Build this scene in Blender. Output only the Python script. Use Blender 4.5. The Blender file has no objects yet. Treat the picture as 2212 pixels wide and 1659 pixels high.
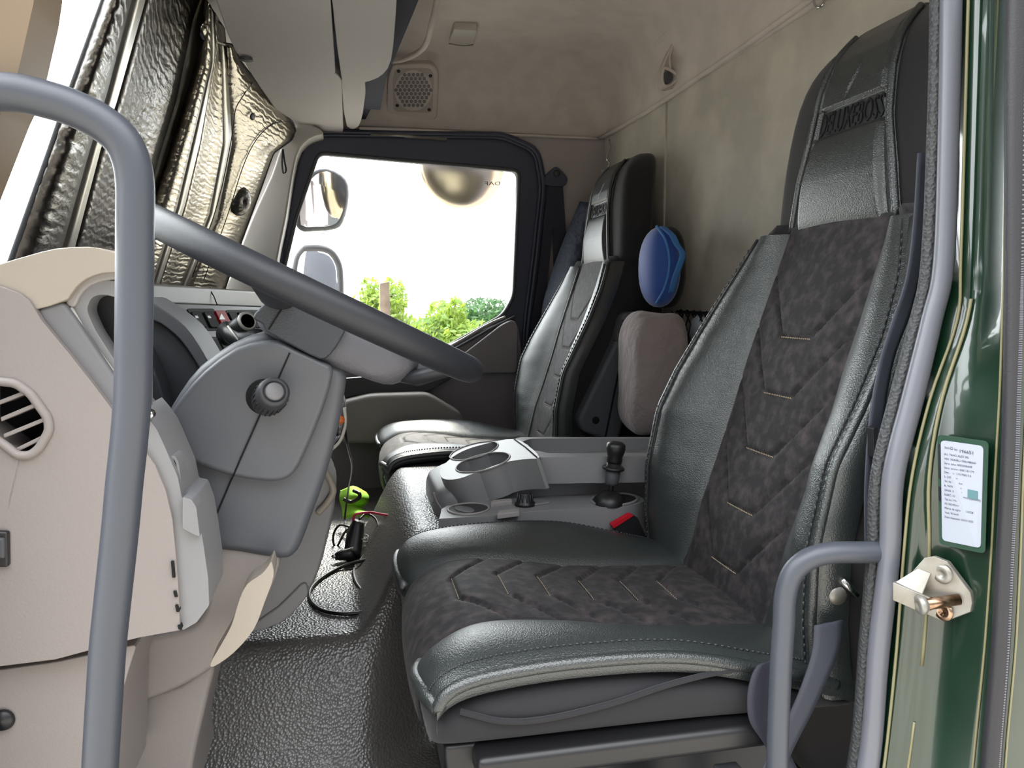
import bpy, bmesh, math, random
from mathutils import Vector, noise
from mathutils.geometry import tessellate_polygon
random.seed(4)
sc = bpy.context.scene
COL = sc.collection
# ---------------------------------------------------------------- camera
F = 1655.0
TH = math.atan(.2138); PH = math.radians(-6.17)
EYE = Vector((0, 0, .72))
FW = Vector((math.sin(TH)*math.cos(PH), math.cos(TH)*math.cos(PH), math.sin(PH)))
RT = Vector((math.cos(TH), -math.sin(TH), 0)); UP = RT.cross(FW)
cd = bpy.data.cameras.new('camera'); cam = bpy.data.objects.new('camera', cd); COL.objects.link(cam)
cam.location = EYE; cam.rotation_euler = FW.to_track_quat('-Z', 'Y').to_euler()
cd.sensor_width = 36; cd.lens = 36*F/2212; cd.clip_start = .02; cd.clip_end = 500
sc.camera = cam
# ---------------------------------------------------------------- light
world = bpy.data.worlds.new('world'); sc.world = world; world.use_nodes = True
wt = world.node_tree; bg = wt.nodes['Background']
# hazy sky: much brighter on the sun's side (beyond the windscreen and passenger window) than behind the viewer
g_ = wt.nodes.new('ShaderNodeTexCoord'); dt = wt.nodes.new('ShaderNodeVectorMath'); dt.operation = 'DOT_PRODUCT'; dt.inputs[1].default_value = Vector((-.35, .85, .25)).normalized()
mr = wt.nodes.new('ShaderNodeMapRange'); mr.inputs['From Min'].default_value = -.25; mr.inputs['From Max'].default_value = .75; mr.interpolation_type = 'SMOOTHSTEP'
mr.inputs['To Min'].default_value = .42; mr.inputs['To Max'].default_value = 7
wt.links.new(g_.outputs['Generated'], dt.inputs[0]); wt.links.new(dt.outputs['Value'], mr.inputs['Value']); 
sx = wt.nodes.new('ShaderNodeSeparateXYZ'); wt.links.new(g_.outputs['Generated'], sx.inputs[0])
mz = wt.nodes.new('ShaderNodeMapRange'); mz.inputs['From Min'].default_value = .30; mz.inputs['From Max'].default_value = .80; mz.interpolation_type = 'SMOOTHSTEP'; mz.inputs['To Max'].default_value = 4
ad = wt.nodes.new('ShaderNodeMath'); ad.operation = 'ADD'; wt.links.new(sx.outputs['Z'], mz.inputs['Value'])
wt.links.new(mr.outputs[0], ad.inputs[0]); wt.links.new(mz.outputs[0], ad.inputs[1]); wt.links.new(ad.outputs[0], bg.inputs[1])
bg.inputs[0].default_value = (.95, .97, 1.0, 1)
sl = bpy.data.lights.new('sun', 'SUN'); sl.energy = 9; sl.angle = math.radians(12); sl.color = (1, .93, .82)
so = bpy.data.objects.new('sun', sl); COL.objects.link(so)
so.rotation_euler = Vector((-.12, -.75, -.72)).to_track_quat('-Z', 'Y').to_euler()
sc.view_settings.view_transform = 'Standard'; sc.view_settings.look = 'None'
sc.view_settings.exposure = .53; sc.view_settings.gamma = 1; sc.view_settings.use_curve_mapping = False

# ---------------------------------------------------------------- geometry helpers
def W(px, py, Y):
    """a point of the cab at cross-cab distance Y, read off the photograph"""
    d = FW*F + RT*(px-1106) + UP*(829.5-py)
    return EYE + d*(Y/d.y)
def HZ(px, py, z):
    d = FW*F + RT*(px-1106) + UP*(829.5-py)
    return EYE + d*((z-EYE.z)/d.z)
def HX(px, py, x):
    d = FW*F + RT*(px-1106) + UP*(829.5-py)
    return EYE + d*(x/d.x)
def hit(px, py, f, a=.3, b=3.0):
    """first zero of f(point) along the ray"""
    n = 200; p0 = W(px, py, a); v0 = f(p0)
    for i in range(1, n+1):
        Y = a+(b-a)*i/n; p1 = W(px, py, Y); v1 = f(p1)
        if v0*v1 <= 0:
            lo, hi = Y-(b-a)/n, Y
            for _ in range(30):
                m = (lo+hi)/2
                if f(W(px, py, m))*v0 > 0: lo = m
                else: hi = m
            return W(px, py, lo)
        v0 = v1
    return W(px, py, b)
def lin(xs, ys, x):
    if x <= xs[0]: return ys[0]
    for i in range(1, len(xs)):
        if x <= xs[i]:
            t = (x-xs[i-1])/(xs[i]-xs[i-1]); return ys[i-1]+(ys[i]-ys[i-1])*t
    return ys[-1]
def sm(t): t = max(0, min(1, t)); return t*t*(3-2*t)
def cr(p0, p1, p2, p3, t):
    return .5*((2*p1)+(p2-p0)*t+(2*p0-5*p1+4*p2-p3)*t*t+(3*p1-p0-3*p2+p3)*t**3)
def spline(pts, n, closed=False):
    """Catmull-Rom through points, n samples per span"""
    m = len(pts); out = []
    if closed:
        for i in range(m):
            for k in range(n): out.append(cr(pts[i-1], pts[i], pts[(i+1) % m], pts[(i+2) % m], k/n))
    else:
        g = lambda i: pts[i] if 0 <= i < m else (pts[0]*2-pts[1] if i < 0 else pts[-1]*2-pts[-2])
        for i in range(m-1):
            for k in range(n): out.append(cr(g(i-1), g(i), g(i+1), g(i+2), k/n))
        out.append(pts[-1])
    return out
def S2(pts, n=4, closed=True):
    return [(v.x, v.y) for v in spline([Vector((a, b)) for a, b in pts], n, closed)]
def rnd(pts, r=14, n=4):
    """round the corners of a pixel polygon by r"""
    out = []; m = len(pts)
    for i in range(m):
        p = Vector(pts[i]); a = Vector(pts[i-1]); b = Vector(pts[(i+1) % m])
        da = (a-p); db = (b-p); ra = min(r, da.length*.45); rb = min(r, db.length*.45)
        s = p+da.normalized()*ra; e = p+db.normalized()*rb
        for k in range(n+1):
            t = k/n; q = s*(1-t)**2+p*2*t*(1-t)+e*t*t; out.append((q.x, q.y))
    return out

def link(name, me, m, parent=None, smooth=True, bevel=0, seg=3, subd=0, solid=0, off=-1):
    o = bpy.data.objects.new(name, me); COL.objects.link(o)
    if m: me.materials.append(m)
    if smooth:
        for p in me.polygons: p.use_smooth = True
    if solid:
        s = o.modifiers.new('solid', 'SOLIDIFY'); s.thickness = solid; s.offset = off
    if bevel:
        b = o.modifiers.new('bevel', 'BEVEL'); b.width = bevel; b.segments = seg; b.limit_method = 'ANGLE'; b.angle_limit = math.radians(32)
        b.harden_normals = False
        w = o.modifiers.new('wn', 'WEIGHTED_NORMAL'); w.keep_sharp = False
    if subd:
        s = o.modifiers.new('sub', 'SUBSURF'); s.levels = subd; s.render_levels = subd
    if parent:
        o.parent = parent
        if parent.type == 'EMPTY': o.location = -parent.location
    return o
def thing(name, label, cat, loc, group=None):
    o = bpy.data.objects.new(name, None); COL.objects.link(o); o.location = loc; o.empty_display_size = .05
    o['label'] = label; o['category'] = cat
    if group: o['group'] = group
    return o
def tag(o, label, cat, group=None):
    o['label'] = label; o['category'] = cat
    if group: o['group'] = group
    return o
def struct(o): o['kind'] = 'structure'; return o

def mesh_of(verts, faces):
    me = bpy.data.meshes.new('m'); me.from_pydata([tuple(v) for v in verts], [], faces); me.update()
    bm = bmesh.new(); bm.from_mesh(me); bmesh.ops.recalc_face_normals(bm, faces=bm.faces); bm.to_mesh(me); bm.free()
    return me
def prism_me(pts3, vec, back=None):
    n = len(pts3); v = list(pts3)+(back or [p+vec for p in pts3])
    f = [tuple(range(n)), tuple(range(2*n-1, n-1, -1))]
    f += [(i, (i+1) % n, n+(i+1) % n, n+i) for i in range(n)]
    return mesh_of(v, f)
def prism(name, pts, Y, t, m, parent=None, **k):
    """outline in pixels at distance Y (number or list), given real thickness t across the cab"""
    if isinstance(Y, (int, float)): Y = [Y]*len(pts)
    p = [W(a, b, y) for (a, b), y in zip(pts, Y)]
    return link(name, prism_me(p, Vector((0, t, 0))), m, parent, **k)
def prism3(name, p, vec, m, parent=None, **k):
    return link(name, prism_me(p, Vector(vec)), m, parent, **k)
def ring_prism(name, outer, inner, Y, t, m, parent=None, **k):
    """frame between two outlines with the same number of points"""
    n = len(outer); o = [W(a, b, Y) for a, b in outer]; i_ = [W(a, b, Y) for a, b in inner]
    v = o+i_; dv = Vector((0, t, 0)); v += [q+dv for q in v]; f = []
    for i in range(n):
        j = (i+1) % n
        f += [(i, j, n+j, n+i), (2*n+j, 2*n+i, 3*n+i, 3*n+j), (i, 2*n+i, 2*n+j, j), (n+i, n+j, 3*n+j, 3*n+i)]
    return link(name, mesh_of(v, f), m, parent, **k)
def grid_me(rows, closed_u=False, closed_v=False):
    nr = len(rows); nc = len(rows[0]); v = [p for r in rows for p in r]; f = []
    for i in range(nr if closed_v else nr-1):
        for j in range(nc if closed_u else nc-1):
            a = i*nc+j; b = i*nc+(j+1) % nc; i2 = (i+1) % nr
            f.append((a, b, i2*nc+(j+1) % nc, i2*nc+j))
    return mesh_of(v, f)
def patch(ctrl, nu=6, nv=6, lin_=False):
    """smooth rows x columns control net"""
    rows = [spline(r, nu) for r in ctrl]
    cols = [spline([rows[i][j] for i in range(len(rows))], nv) for j in range(len(rows[0]))]
    return [[cols[j][i] for j in range(len(cols))] for i in range(len(cols[0]))]
def tube_me(pts, r, n=12, closed=False, caps=True, flat=1.0):
    pts = [Vector(p) for p in pts]; m = len(pts); rings = []; up = None
    for i in range(m):
        a = pts[i-1] if (i > 0 or closed) else pts[i]; b = pts[(i+1) % m] if (i < m-1 or closed) else pts[i]
        t = (b-a).normalized()
        if up is None:
            up = Vector((0, 0, 1)) if abs(t.z) < .9 else Vector((1, 0, 0))
        s = t.cross(up).normalized(); up = s.cross(t).normalized()
        rr = r[i] if isinstance(r, (list, tuple)) else r
        rings.append([pts[i]+s*math.cos(2*math.pi*k/n)*rr+up*math.sin(2*math.pi*k/n)*rr*flat for k in range(n)])
    v = [p for q in rings for p in q]; f = []
    for i in range(m if closed else m-1):
        for k in range(n):
            a = i*n+k; b = i*n+(k+1) % n; j = (i+1) % m
            f.append((a, b, j*n+(k+1) % n, j*n+k))
    if caps and not closed:
        f.append(tuple(range(n))); f.append(tuple((m-1)*n+k for k in range(n-1, -1, -1)))
    return mesh_of(v, f)
def tube(name, pts, r, m, parent=None, n=12, closed=False, sp=0, flat=1.0, **k):
    pts = [Vector(p) for p in pts]
    if sp: pts = spline(pts, sp, closed)
    return link(name, tube_me(pts, r, n, closed, flat=flat), m, parent, **k)
def ribbon(name, pts, w, t, m, parent=None, wdir=None, sp=6, **k):
    """webbing: flat strap through pts, half-width vectors wdir (one or per point)"""
    pts = [Vector(p) for p in pts]
    wd = [Vector(wdir)]*len(pts) if not isinstance(wdir, list) else [Vector(x) for x in wdir]
    a = spline([p-q*w for p, q in zip(pts, wd)], sp); b = spline([p+q*w for p, q in zip(pts, wd)], sp)
    rows = [[x*(1-j/4)+y*(j/4) for j in range(5)] for x, y in zip(a, b)]
    return link(name, grid_me(rows), m, parent, solid=t, off=0, **k)
def revolve(prof, axis_o, axis_d, n=32):
    d = Vector(axis_d).normalized(); s = d.orthogonal().normalized(); u = d.cross(s)
    rows = [[axis_o+d*h+(s*math.cos(2*math.pi*k/n)+u*math.sin(2*math.pi*k/n))*r for k in range(n)] for r, h in prof]
    return grid_me(rows, closed_u=True)
def lathe(name, prof, o, d, m, parent=None, n=32, **k):
    return link(name, revolve(prof, Vector(o), d, n), m, parent, **k)
def box(name, c, s, m, parent=None, bevel=.002, rot=None, **k):
    c = Vector(c); ax = rot or (Vector((1, 0, 0)), Vector((0, 1, 0)), Vector((0, 0, 1)))
    v = [c+ax[0]*s[0]/2*i+ax[1]*s[1]/2*j+ax[2]*s[2]/2*l for i in (-1, 1) for j in (-1, 1) for l in (-1, 1)]
    f = [(0, 1, 3, 2), (4, 6, 7, 5), (0, 4, 5, 1), (2, 3, 7, 6), (0, 2, 6, 4), (1, 5, 7, 3)]
    return link(name, mesh_of(v, f), m, parent, bevel=bevel, **k)
def join_me(mes):
    bm = bmesh.new()
    for me in mes: bm.from_mesh(me)
    me = bpy.data.meshes.new('j'); bm.to_mesh(me); bm.free(); return me
def blob(c, r, n=24, m=16, e=.7, nz=.0, ns=6, seed=0):
    """superellipsoid cushion shape"""
    c = Vector(c); f = lambda w, p: math.copysign(abs(w)**p, w); rows = []
    for i in range(m+1):
        ph = -math.pi/2+math.pi*i/m; row = []
        for k in range(n):
            th = 2*math.pi*k/n
            p = Vector((r[0]*f(math.cos(ph), e)*f(math.cos(th), e), r[1]*f(math.cos(ph), e)*f(math.sin(th), e), r[2]*f(math.sin(ph), e)))
            d = 1+nz*noise.noise(p*ns+Vector((seed, 0, 0))); row.append(c+p*d)
        rows.append(row)
    return grid_me(rows, closed_u=True)
def text_me(txt, mapf, ext=.0):
    """lettering; mapf takes (x, y) in units of letter height and returns a point"""
    cu = bpy.data.curves.new('t', 'FONT'); cu.body = txt; cu.resolution_u = 2
    o = bpy.data.objects.new('t', cu); COL.objects.link(o)
    dg = bpy.context.evaluated_depsgraph_get(); dg.update()
    me = bpy.data.meshes.new_from_object(o.evaluated_get(dg)); bpy.data.objects.remove(o)
    xs = [v.co.x for v in me.vertices]; x0, x1 = min(xs), max(xs)
    ys = [v.co.y for v in me.vertices]; y0, y1 = min(ys), max(ys)
    for v in me.vertices: v.co = mapf((v.co.x-x0), v.co.y, x1-x0)
    me.update(); return me

# ---------------------------------------------------------------- materials
def L(c):
    f = lambda u: (u/255/12.92) if u/255 <= .04045 else ((u/255+.055)/1.055)**2.4
    return (f(c[0]), f(c[1]), f(c[2]), 1)
def mat(name, c, rough=.6, metal=0, bump=None, c2=None, cs=8, coat=0, sheen=0, spec=.5, trans=0, emit=0, vor=None, aniso=None, wave=None, c2r=(.4, .62)):
    m = bpy.data.materials.new(name); m.use_nodes = True; nt = m.node_tree; b = nt.nodes['Principled BSDF']
    b.inputs['Base Color'].default_value = L(c); b.inputs['Roughness'].default_value = rough; b.inputs['Metallic'].default_value = metal
    b.inputs['Coat Weight'].default_value = coat; b.inputs['Sheen Weight'].default_value = sheen; b.inputs['Specular IOR Level'].default_value = spec
    b.inputs['Coat Roughness'].default_value = .06
    b.inputs['Transmission Weight'].default_value = trans
    tc = nt.nodes.new('ShaderNodeTexCoord'); N = nt.nodes.new
    if c2:
        n = N('ShaderNodeTexNoise'); n.inputs['Scale'].default_value = cs; n.inputs['Detail'].default_value = 6
        nt.links.new(tc.outputs['Object'], n.inputs['Vector'])
        r = N('ShaderNodeValToRGB'); r.color_ramp.elements[0].position = c2r[0]; r.color_ramp.elements[1].position = c2r[1]
        r.color_ramp.elements[0].color = L(c); r.color_ramp.elements[1].color = L(c2)
        nt.links.new(n.outputs['Fac'], r.inputs['Fac']); nt.links.new(r.outputs['Color'], b.inputs['Base Color'])
    last = None
    for kind, spec_ in (('n', bump), ('v', vor), ('w', wave)):
        if not spec_: continue
        s, st, dist = spec_[:3]
        if kind == 'v':
            t = N('ShaderNodeTexVoronoi'); t.inputs['Scale'].default_value = s; out = t.outputs['Distance']
        elif kind == 'n':
            t = N('ShaderNodeTexNoise'); t.inputs['Scale'].default_value = s; t.inputs['Detail'].default_value = 4; out = t.outputs['Fac']
        else:
            t = N('ShaderNodeTexWave'); t.inputs['Scale'].default_value = s; t.inputs['Distortion'].default_value = 6; t.bands_direction = 'Z'
            t.inputs['Detail'].default_value = 3; t.inputs['Detail Scale'].default_value = 2.5; out = t.outputs['Fac']
        if aniso and kind != 'v':
            mp = N('ShaderNodeMapping'); mp.inputs['Scale'].default_value = aniso
            nt.links.new(tc.outputs['Object'], mp.inputs['Vector']); nt.links.new(mp.outputs['Vector'], t.inputs['Vector'])
        else: nt.links.new(tc.outputs['Object'], t.inputs['Vector'])
        bp = N('ShaderNodeBump'); bp.inputs['Strength'].default_value = st; bp.inputs['Distance'].default_value = dist
        nt.links.new(out, bp.inputs['Height'])
        if last: nt.links.new(last.outputs['Normal'], bp.inputs['Normal'])
        last = bp
    if last: nt.links.new(last.outputs['Normal'], b.inputs['Normal'])
    return m
M = {}
M['beige'] = mat('beige_grained_plastic', (138, 131, 128), .5, bump=(420, .25, .001))
M['cap'] = mat('tan_plastic_pad', (158, 149, 138), .42, bump=(420, .2, .001))
M['lightgrey'] = mat('light_grey_plastic', (152, 148, 146), .45, bump=(500, .15, .001))
M['grey'] = mat('mid_grey_plastic', (112, 112, 115), .5, bump=(500, .2, .001))
M['dark'] = mat('dark_grey_plastic', (70, 71, 75), .6, bump=(600, .2, .001))
M['darker'] = mat('charcoal_plastic', (52, 53, 57), .5, bump=(600, .2, .001))
M['black'] = mat('black_plastic', (26, 26, 28), .4)
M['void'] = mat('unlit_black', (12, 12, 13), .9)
M['column'] = mat('column_dark_plastic', (78, 81, 88), .45, c2=(86, 88, 93), cs=5, bump=(700, .15, .001))
M['console'] = mat('console_grey_plastic', (128, 128, 130), .42, bump=(500, .2, .001))
M['headliner'] = mat('headliner_felt', (196, 186, 178), .95, c2=(186, 177, 169), cs=14, bump=(300, .35, .002), sheen=.3)
M['rearwall'] = mat('rear_wall_felt', (194, 188, 174), .95, c2=(172, 167, 155), cs=7, bump=(260, .35, .002), sheen=.3)
M['visor'] = mat('overhead_shelf_plastic', (178, 172, 170), .6, bump=(400, .2, .001))
M['leather'] = mat('black_faux_leather', (40, 45, 45), .33, bump=(420, .3, .0012), vor=(620, .35, .001), spec=1.0)
M['velour'] = mat('crushed_velour', (13, 11, 15), .75, c2=(62, 54, 56), cs=60, bump=(60, .25, .003), sheen=.06, c2r=(.43, .74))
M['fabric'] = mat('charcoal_fabric', (27, 27, 31), .9, bump=(900, .3, .001), sheen=.12)
M['side'] = mat('black_velour_side', (22, 21, 24), .85, bump=(500, .3, .001), sheen=.12)
M['pipe'] = mat('grey_piping', (120, 124, 120), .4)
M['stitch'] = mat('tan_stitching', (170, 155, 130), .8)
M['rubber'] = mat('black_rubber_seal', (38, 38, 42), .5, bump=(600, .3, .001))
M['sealtrim'] = mat('soft_grey_seal', (98, 100, 108), .34)
M['sealgrain'] = mat('grained_seal', (52, 54, 56), .5, vor=(300, .6, .002))
M['mat'] = mat('floor_rubber', (80, 78, 76), .30, vor=(230, .55, .0022), c2=(90, 88, 84), cs=3, spec=.8)
M['paint'] = mat('green_vehicle_paint', (10, 36, 22), .3, c2=(14, 42, 28), cs=9, coat=1)
M['creaselight'] = mat('tan_crease_highlight', (122, 118, 88), .5)  # tan colour of the highlights painted along the pillar creases
M['bar'] = mat('grey_coated_metal', (66, 70, 78), .42, bump=(900, .1, .001))
M['wheel'] = mat('steering_wheel_rubber', (36, 38, 44), .5, bump=(700, .15, .001))
M['hub'] = mat('steering_hub_plastic', (52, 56, 62), .5, vor=(420, .3, .001))
M['hubgrey'] = mat('steering_spoke_plastic', (84, 84, 90), .5, vor=(420, .3, .001))
M['steel'] = mat('zinc_plated_steel', (150, 149, 144), .42, metal=.6, c2=(132, 127, 116), cs=30)
M['brass'] = mat('worn_bolt_steel', (180, 160, 140), .25, metal=1, c2=(150, 110, 80), cs=60)
M['chrome'] = mat('bright_metal', (200, 200, 200), .2, metal=1)
M['white'] = mat('white_label', (158, 164, 176), .45)
M['ink'] = mat('grey_ink', (44, 46, 70), .6)
M['teal'] = mat('teal_hologram', (88, 122, 128), .3)
M['red'] = mat('red_plastic', (176, 20, 36), .7, spec=.2)
M['redwire'] = mat('red_wire', (190, 40, 70), .45)
M['cable'] = mat('black_cable', (20, 20, 22), .4)
M['hivis'] = mat('hi_vis_fabric', (160, 225, 60), .8)
M['belt'] = mat('grey_seat_belt', (62, 65, 76), .6, bump=(1200, .3, .001))
M['beltdark'] = mat('dark_seat_belt', (40, 42, 54), .7, bump=(1200, .3, .001))
M['blue'] = mat('blue_fabric', (36, 78, 160), .7, bump=(600, .3, .001), sheen=.4)
M['bluestrap'] = mat('light_blue_strap', (66, 124, 190), .7)
M['jacket'] = mat('navy_jacket', (38, 46, 62), .7, bump=(40, .8, .01))
M['pillow'] = mat('grey_brown_cotton', (150, 138, 138), .9, bump=(16, .6, .03), sheen=.3)
M['net'] = mat('black_cord', (20, 20, 22), .7)
M['bag'] = mat('white_plastic_bag', (205, 215, 225), .5, bump=(40, .6, .01))
M['wood'] = mat('weathered_wood', (150, 132, 120), .9, c2=(120, 104, 92), cs=5)
M['ground'] = mat('dry_ground', (150, 144, 136), 1, c2=(128, 124, 112), cs=.6)
M['gap'] = mat('dark_blue_matt', (46, 50, 66), .9)
M['lens'] = mat('lamp_lens', (196, 194, 186), .25)
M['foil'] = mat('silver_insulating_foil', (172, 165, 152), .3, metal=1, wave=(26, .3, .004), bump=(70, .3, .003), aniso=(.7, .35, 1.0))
M['foildark'] = mat('shaded_silver_foil', (98, 94, 90), .3, metal=1, bump=(90, .45, .003), wave=(22, .2, .004), aniso=(.7, .4, 1))  # same foil; the darker reflection of some panels is put into its colour
M['tape'] = mat('shiny_foil_tape', (190, 186, 178), .32, metal=1, bump=(30, .2, .003))
M['foiledge'] = mat('sunshade_binding', (60, 62, 66), .8)
M['mirror'] = mat('mirror_glass', (225, 225, 225), .03, metal=1)
M['switch'] = mat('matt_black_switch', (30, 30, 33), .85, spec=.1)
M['orange'] = mat('orange_lamp', (220, 110, 50), .3)
def glass(name, col, a):
    m = bpy.data.materials.new(name); m.use_nodes = True; nt = m.node_tree; nt.nodes.clear(); N = nt.nodes.new
    o = N('ShaderNodeOutputMaterial'); mx = N('ShaderNodeMixShader'); t = N('ShaderNodeBsdfTransparent'); g = N('ShaderNodeBsdfGlossy')
    t.inputs[0].default_value = L(col); g.inputs['Roughness'].default_value = .02; fr = N('ShaderNodeLayerWeight'); pw_ = N('ShaderNodeMath'); pw_.operation = 'POWER'; pw_.inputs[1].default_value = 5; ml = N('ShaderNodeMath'); ml.operation = 'MULTIPLY_ADD'; ml.inputs[1].default_value = .5; ml.inputs[2].default_value = a
    nt.links.new(fr.outputs['Facing'], pw_.inputs[0]); nt.links.new(pw_.outputs[0], ml.inputs[0]); nt.links.new(ml.outputs[0], mx.inputs[0]); nt.links.new(t.outputs[0], mx.inputs[1]); nt.links.new(g.outputs[0], mx.inputs[2]); nt.links.new(mx.outputs[0], o.inputs[0])
    return m
M['glass'] = glass('window_glass', (248, 250, 249), .02)
def leafmat(name, a, b):
    m = mat(name, a, .6, c2=b, cs=3); bs = m.node_tree.nodes['Principled BSDF']
    nt = m.node_tree; tr = nt.nodes.new('ShaderNodeBsdfTranslucent'); tr.inputs[0].default_value = L(b)
    mx = nt.nodes.new('ShaderNodeMixShader'); mx.inputs[0].default_value = .45; out = nt.nodes['Material Output']
    nt.links.new(bs.outputs[0], mx.inputs[1]); nt.links.new(tr.outputs[0], mx.inputs[2]); nt.links.new(mx.outputs[0], out.inputs[0])
    return m
M['leaf'] = leafmat('fresh_leaves', (84, 122, 34), (136, 158, 58))
M['leaf2'] = leafmat('tree_leaves', (44, 86, 40), (74, 112, 62))
M['bark'] = mat('bark', (110, 96, 84), .9)
# more helpers
def loft(name, secs, m, parent=None, caps=True, **k):
    """closed loops -> skin with end caps"""
    n = len(secs[0]); v = [p for s in secs for p in s]; f = []
    for i in range(len(secs)-1):
        for j in range(n): f.append((i*n+j, i*n+(j+1) % n, (i+1)*n+(j+1) % n, (i+1)*n+j))
    if caps: f.append(tuple(range(n-1, -1, -1))); f.append(tuple((len(secs)-1)*n+j for j in range(n)))
    return link(name, mesh_of(v, f), m, parent, **k)
def prism_hole(name, outer, holes, Y, t, m, parent=None, **k):
    loops = [[W(a, b, Y) for a, b in outer]]+[[W(a, b, Y) for a, b in h] for h in holes]
    tri = tessellate_polygon([[Vector((p.x, p.z, 0)) for p in l] for l in loops])
    v = [p for l in loops for p in l]; n = len(v); v += [p+Vector((0, t, 0)) for p in v]
    f = [tuple(a) for a in tri]+[tuple(n+i for i in reversed(a)) for a in tri]; s = 0
    for l in loops:
        for i in range(len(l)): f.append((s+i, s+(i+1) % len(l), n+s+(i+1) % len(l), n+s+i))
        s += len(l)
    return link(name, mesh_of(v, f), m, parent, **k)
class Plane:
    def __init__(s, a, b, c):
        s.o = Vector(a); s.n = (Vector(b)-s.o).cross(Vector(c)-s.o).normalized()
        if s.n.dot(EYE-s.o) < 0: s.n = -s.n
    def at(s, px, py, h=0):
        d = W(px, py, 1)-EYE; t = (s.o+s.n*h-EYE).dot(s.n)/d.dot(s.n); return EYE+d*t
def plate(name, pl, pts, h0, h1, m, parent=None, **k):
    """outline on a plane, standing from h0 to h1 above it"""
    a = [pl.at(x, y, h1) for x, y in pts]
    return link(name, prism_me(a, pl.n*(h0-h1)), m, parent, **k)

# ================================================================ SETTING
# floor: driver's mat, engine hump and the passenger footwell in one pressed mat
def floor_z(x, y):
    top = .18+.135*sm((x+.005)/.13)
    top += .012*math.sin(x*9+y*5)*0
    near = sm((y-(1.10+.07*sm((x-.0)/.12)))/(.14+.03*sm(x/.1)))
    far = 1-sm((y-(1.74+.12*sm((x+.0)/.12)))/.08)
    near = near**.8
    return max(0, top*near) if y < 1.5 else .1+(top-.1)*far
def y_of(i, n): return .58+(2.62-.58)*i/n
rows = [[Vector((-.7+1.62*j/150, y_of(i, 220), floor_z(-.7+1.62*j/150, y_of(i, 220)))) for j in range(151)] for i in range(221)]
struct(link('floor', grid_me(rows), M['mat'], solid=.02, off=-1))
# rear wall
def rw(y, z, d=0): return Vector((.885+d, y, z))
struct(loft('wall_rear', [[rw(.66, z), rw(2.07, z), rw(2.62, z), rw(2.62, z, .04), rw(.66, z, .04)] for z in (-.02, .5, 1.0, 1.36)], M['rearwall'], smooth=False))
tb = tube_me([rw(2.07, .35, -.001), rw(2.07, .8, -.001), rw(2.07, 1.27, -.001)], .004)
tb2 = tube_me([W(1293, 299, 2.59)+Vector((0, 0, 0)), W(1342, 275, 2.40)*1, HX(1400, 240, .876), HX(1440, 214, .876), HX(1500, 174, .876), HX(1620, 92, .876), HX(1750, 0, .876), HX(1800, -40, .876)], .006)
struct(link('trim_5', join_me([tb2]), M['headliner']))
struct(link('trim_6', tb, M['rearwall']))
# headliner: band over the door, cove, ceiling
def rr(x0, x1, y0, y1, r, z, n=8):
    out = []
    for cx, cy, a0 in ((x1-r, y1-r, 0), (x0+r, y1-r, 90), (x0+r, y0+r, 180), (x1-r, y0+r, 270)):
        for k in range(n+1):
            a = math.radians(a0+90*k/n); out.append(Vector((cx+r*math.cos(a), cy+r*math.sin(a), z)))
    return out
secs = [rr(-.30, .884, .62, 2.605, .04, 1.275), rr(-.30, .880, .63, 2.585, .05, 1.285), rr(-.30, .880, .66, 2.545, .07, 1.36), rr(-.29, .872, .69, 2.51, .10, 1.42), rr(-.29, .855, .72, 2.47, .13, 1.468),
        rr(-.28, .82, .76, 2.42, .16, 1.497), rr(-.27, .76, .82, 2.34, .18, 1.512), rr(-.2, .6, 1.0, 2.1, .2, 1.53), rr(0, .4, 1.3, 1.8, .1, 1.535)]
n = len(secs[0]); vv = [p for s in secs for p in s]; ff = [(i*n+j, i*n+(j+1) % n, (i+1)*n+(j+1) % n, (i+1)*n+j) for i in range(len(secs)-1) for j in range(n)]
ff.append(tuple((len(secs)-1)*n+j for j in range(n)))
me = bpy.data.meshes.new('c'); me.from_pydata([tuple(p) for p in vv], [], ff)
struct(link('ceiling', me, M['headliner'], solid=.03, off=1))
# pressed recess in the cove near the coat hook, lip over the door
struct(tube('trim_7', [W(776, 277, 2.56), W(900, 281, 2.57), W(1100, 291, 2.58), W(1293, 299, 2.59)], .0045, M['headliner'], sp=6))
struct(tube('trim_8', [W(1570, -30, 1.75), W(1500, 30, 1.9), W(1440, 75, 2.05), W(1415, 110, 2.15), W(1412, 160, 2.2), W(1408, 205, 2.25)], [.010]*31, M['headliner'], sp=6))
struct(tube('trim_9', [W(950, -30, 2.0), W(935, 40, 2.1), W(917, 100, 2.25), W(880, 125, 2.36), W(845, 132, 2.4)], .008, M['headliner'], sp=6))
# front header above the windscreen and the firewall
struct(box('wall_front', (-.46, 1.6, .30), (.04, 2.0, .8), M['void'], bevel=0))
struct(box('trim_10', (-.20, 1.6, 1.42), (.3, 2.0, .20), M['visor'], bevel=.01))
struct(box('wall_left', (.86, .685, .62), (.10, .05, 1.32), M['darker'], bevel=0))
# passenger side: door surround
oa = rnd([(690, 286), (1090, 293), (1160, 325), (1174, 400), (1158, 560), (1140, 700), (1118, 960), (520, 960), (590, 640), (612, 470), (640, 335), (662, 298)], 22, 3)
wall_r = prism_hole('wall_right', [(480, 200), (1320, 200), (1320, 1250), (480, 1250)], [oa], 2.60, .05, M['lightgrey'].copy(), smooth=False)
wall_r.data.materials.clear(); M['bpost'] = mat('taupe_post_trim', (156, 147, 146), .7, bump=(400, .2, .001)); wall_r.data.materials.append(M['bpost']); struct(wall_r)
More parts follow.
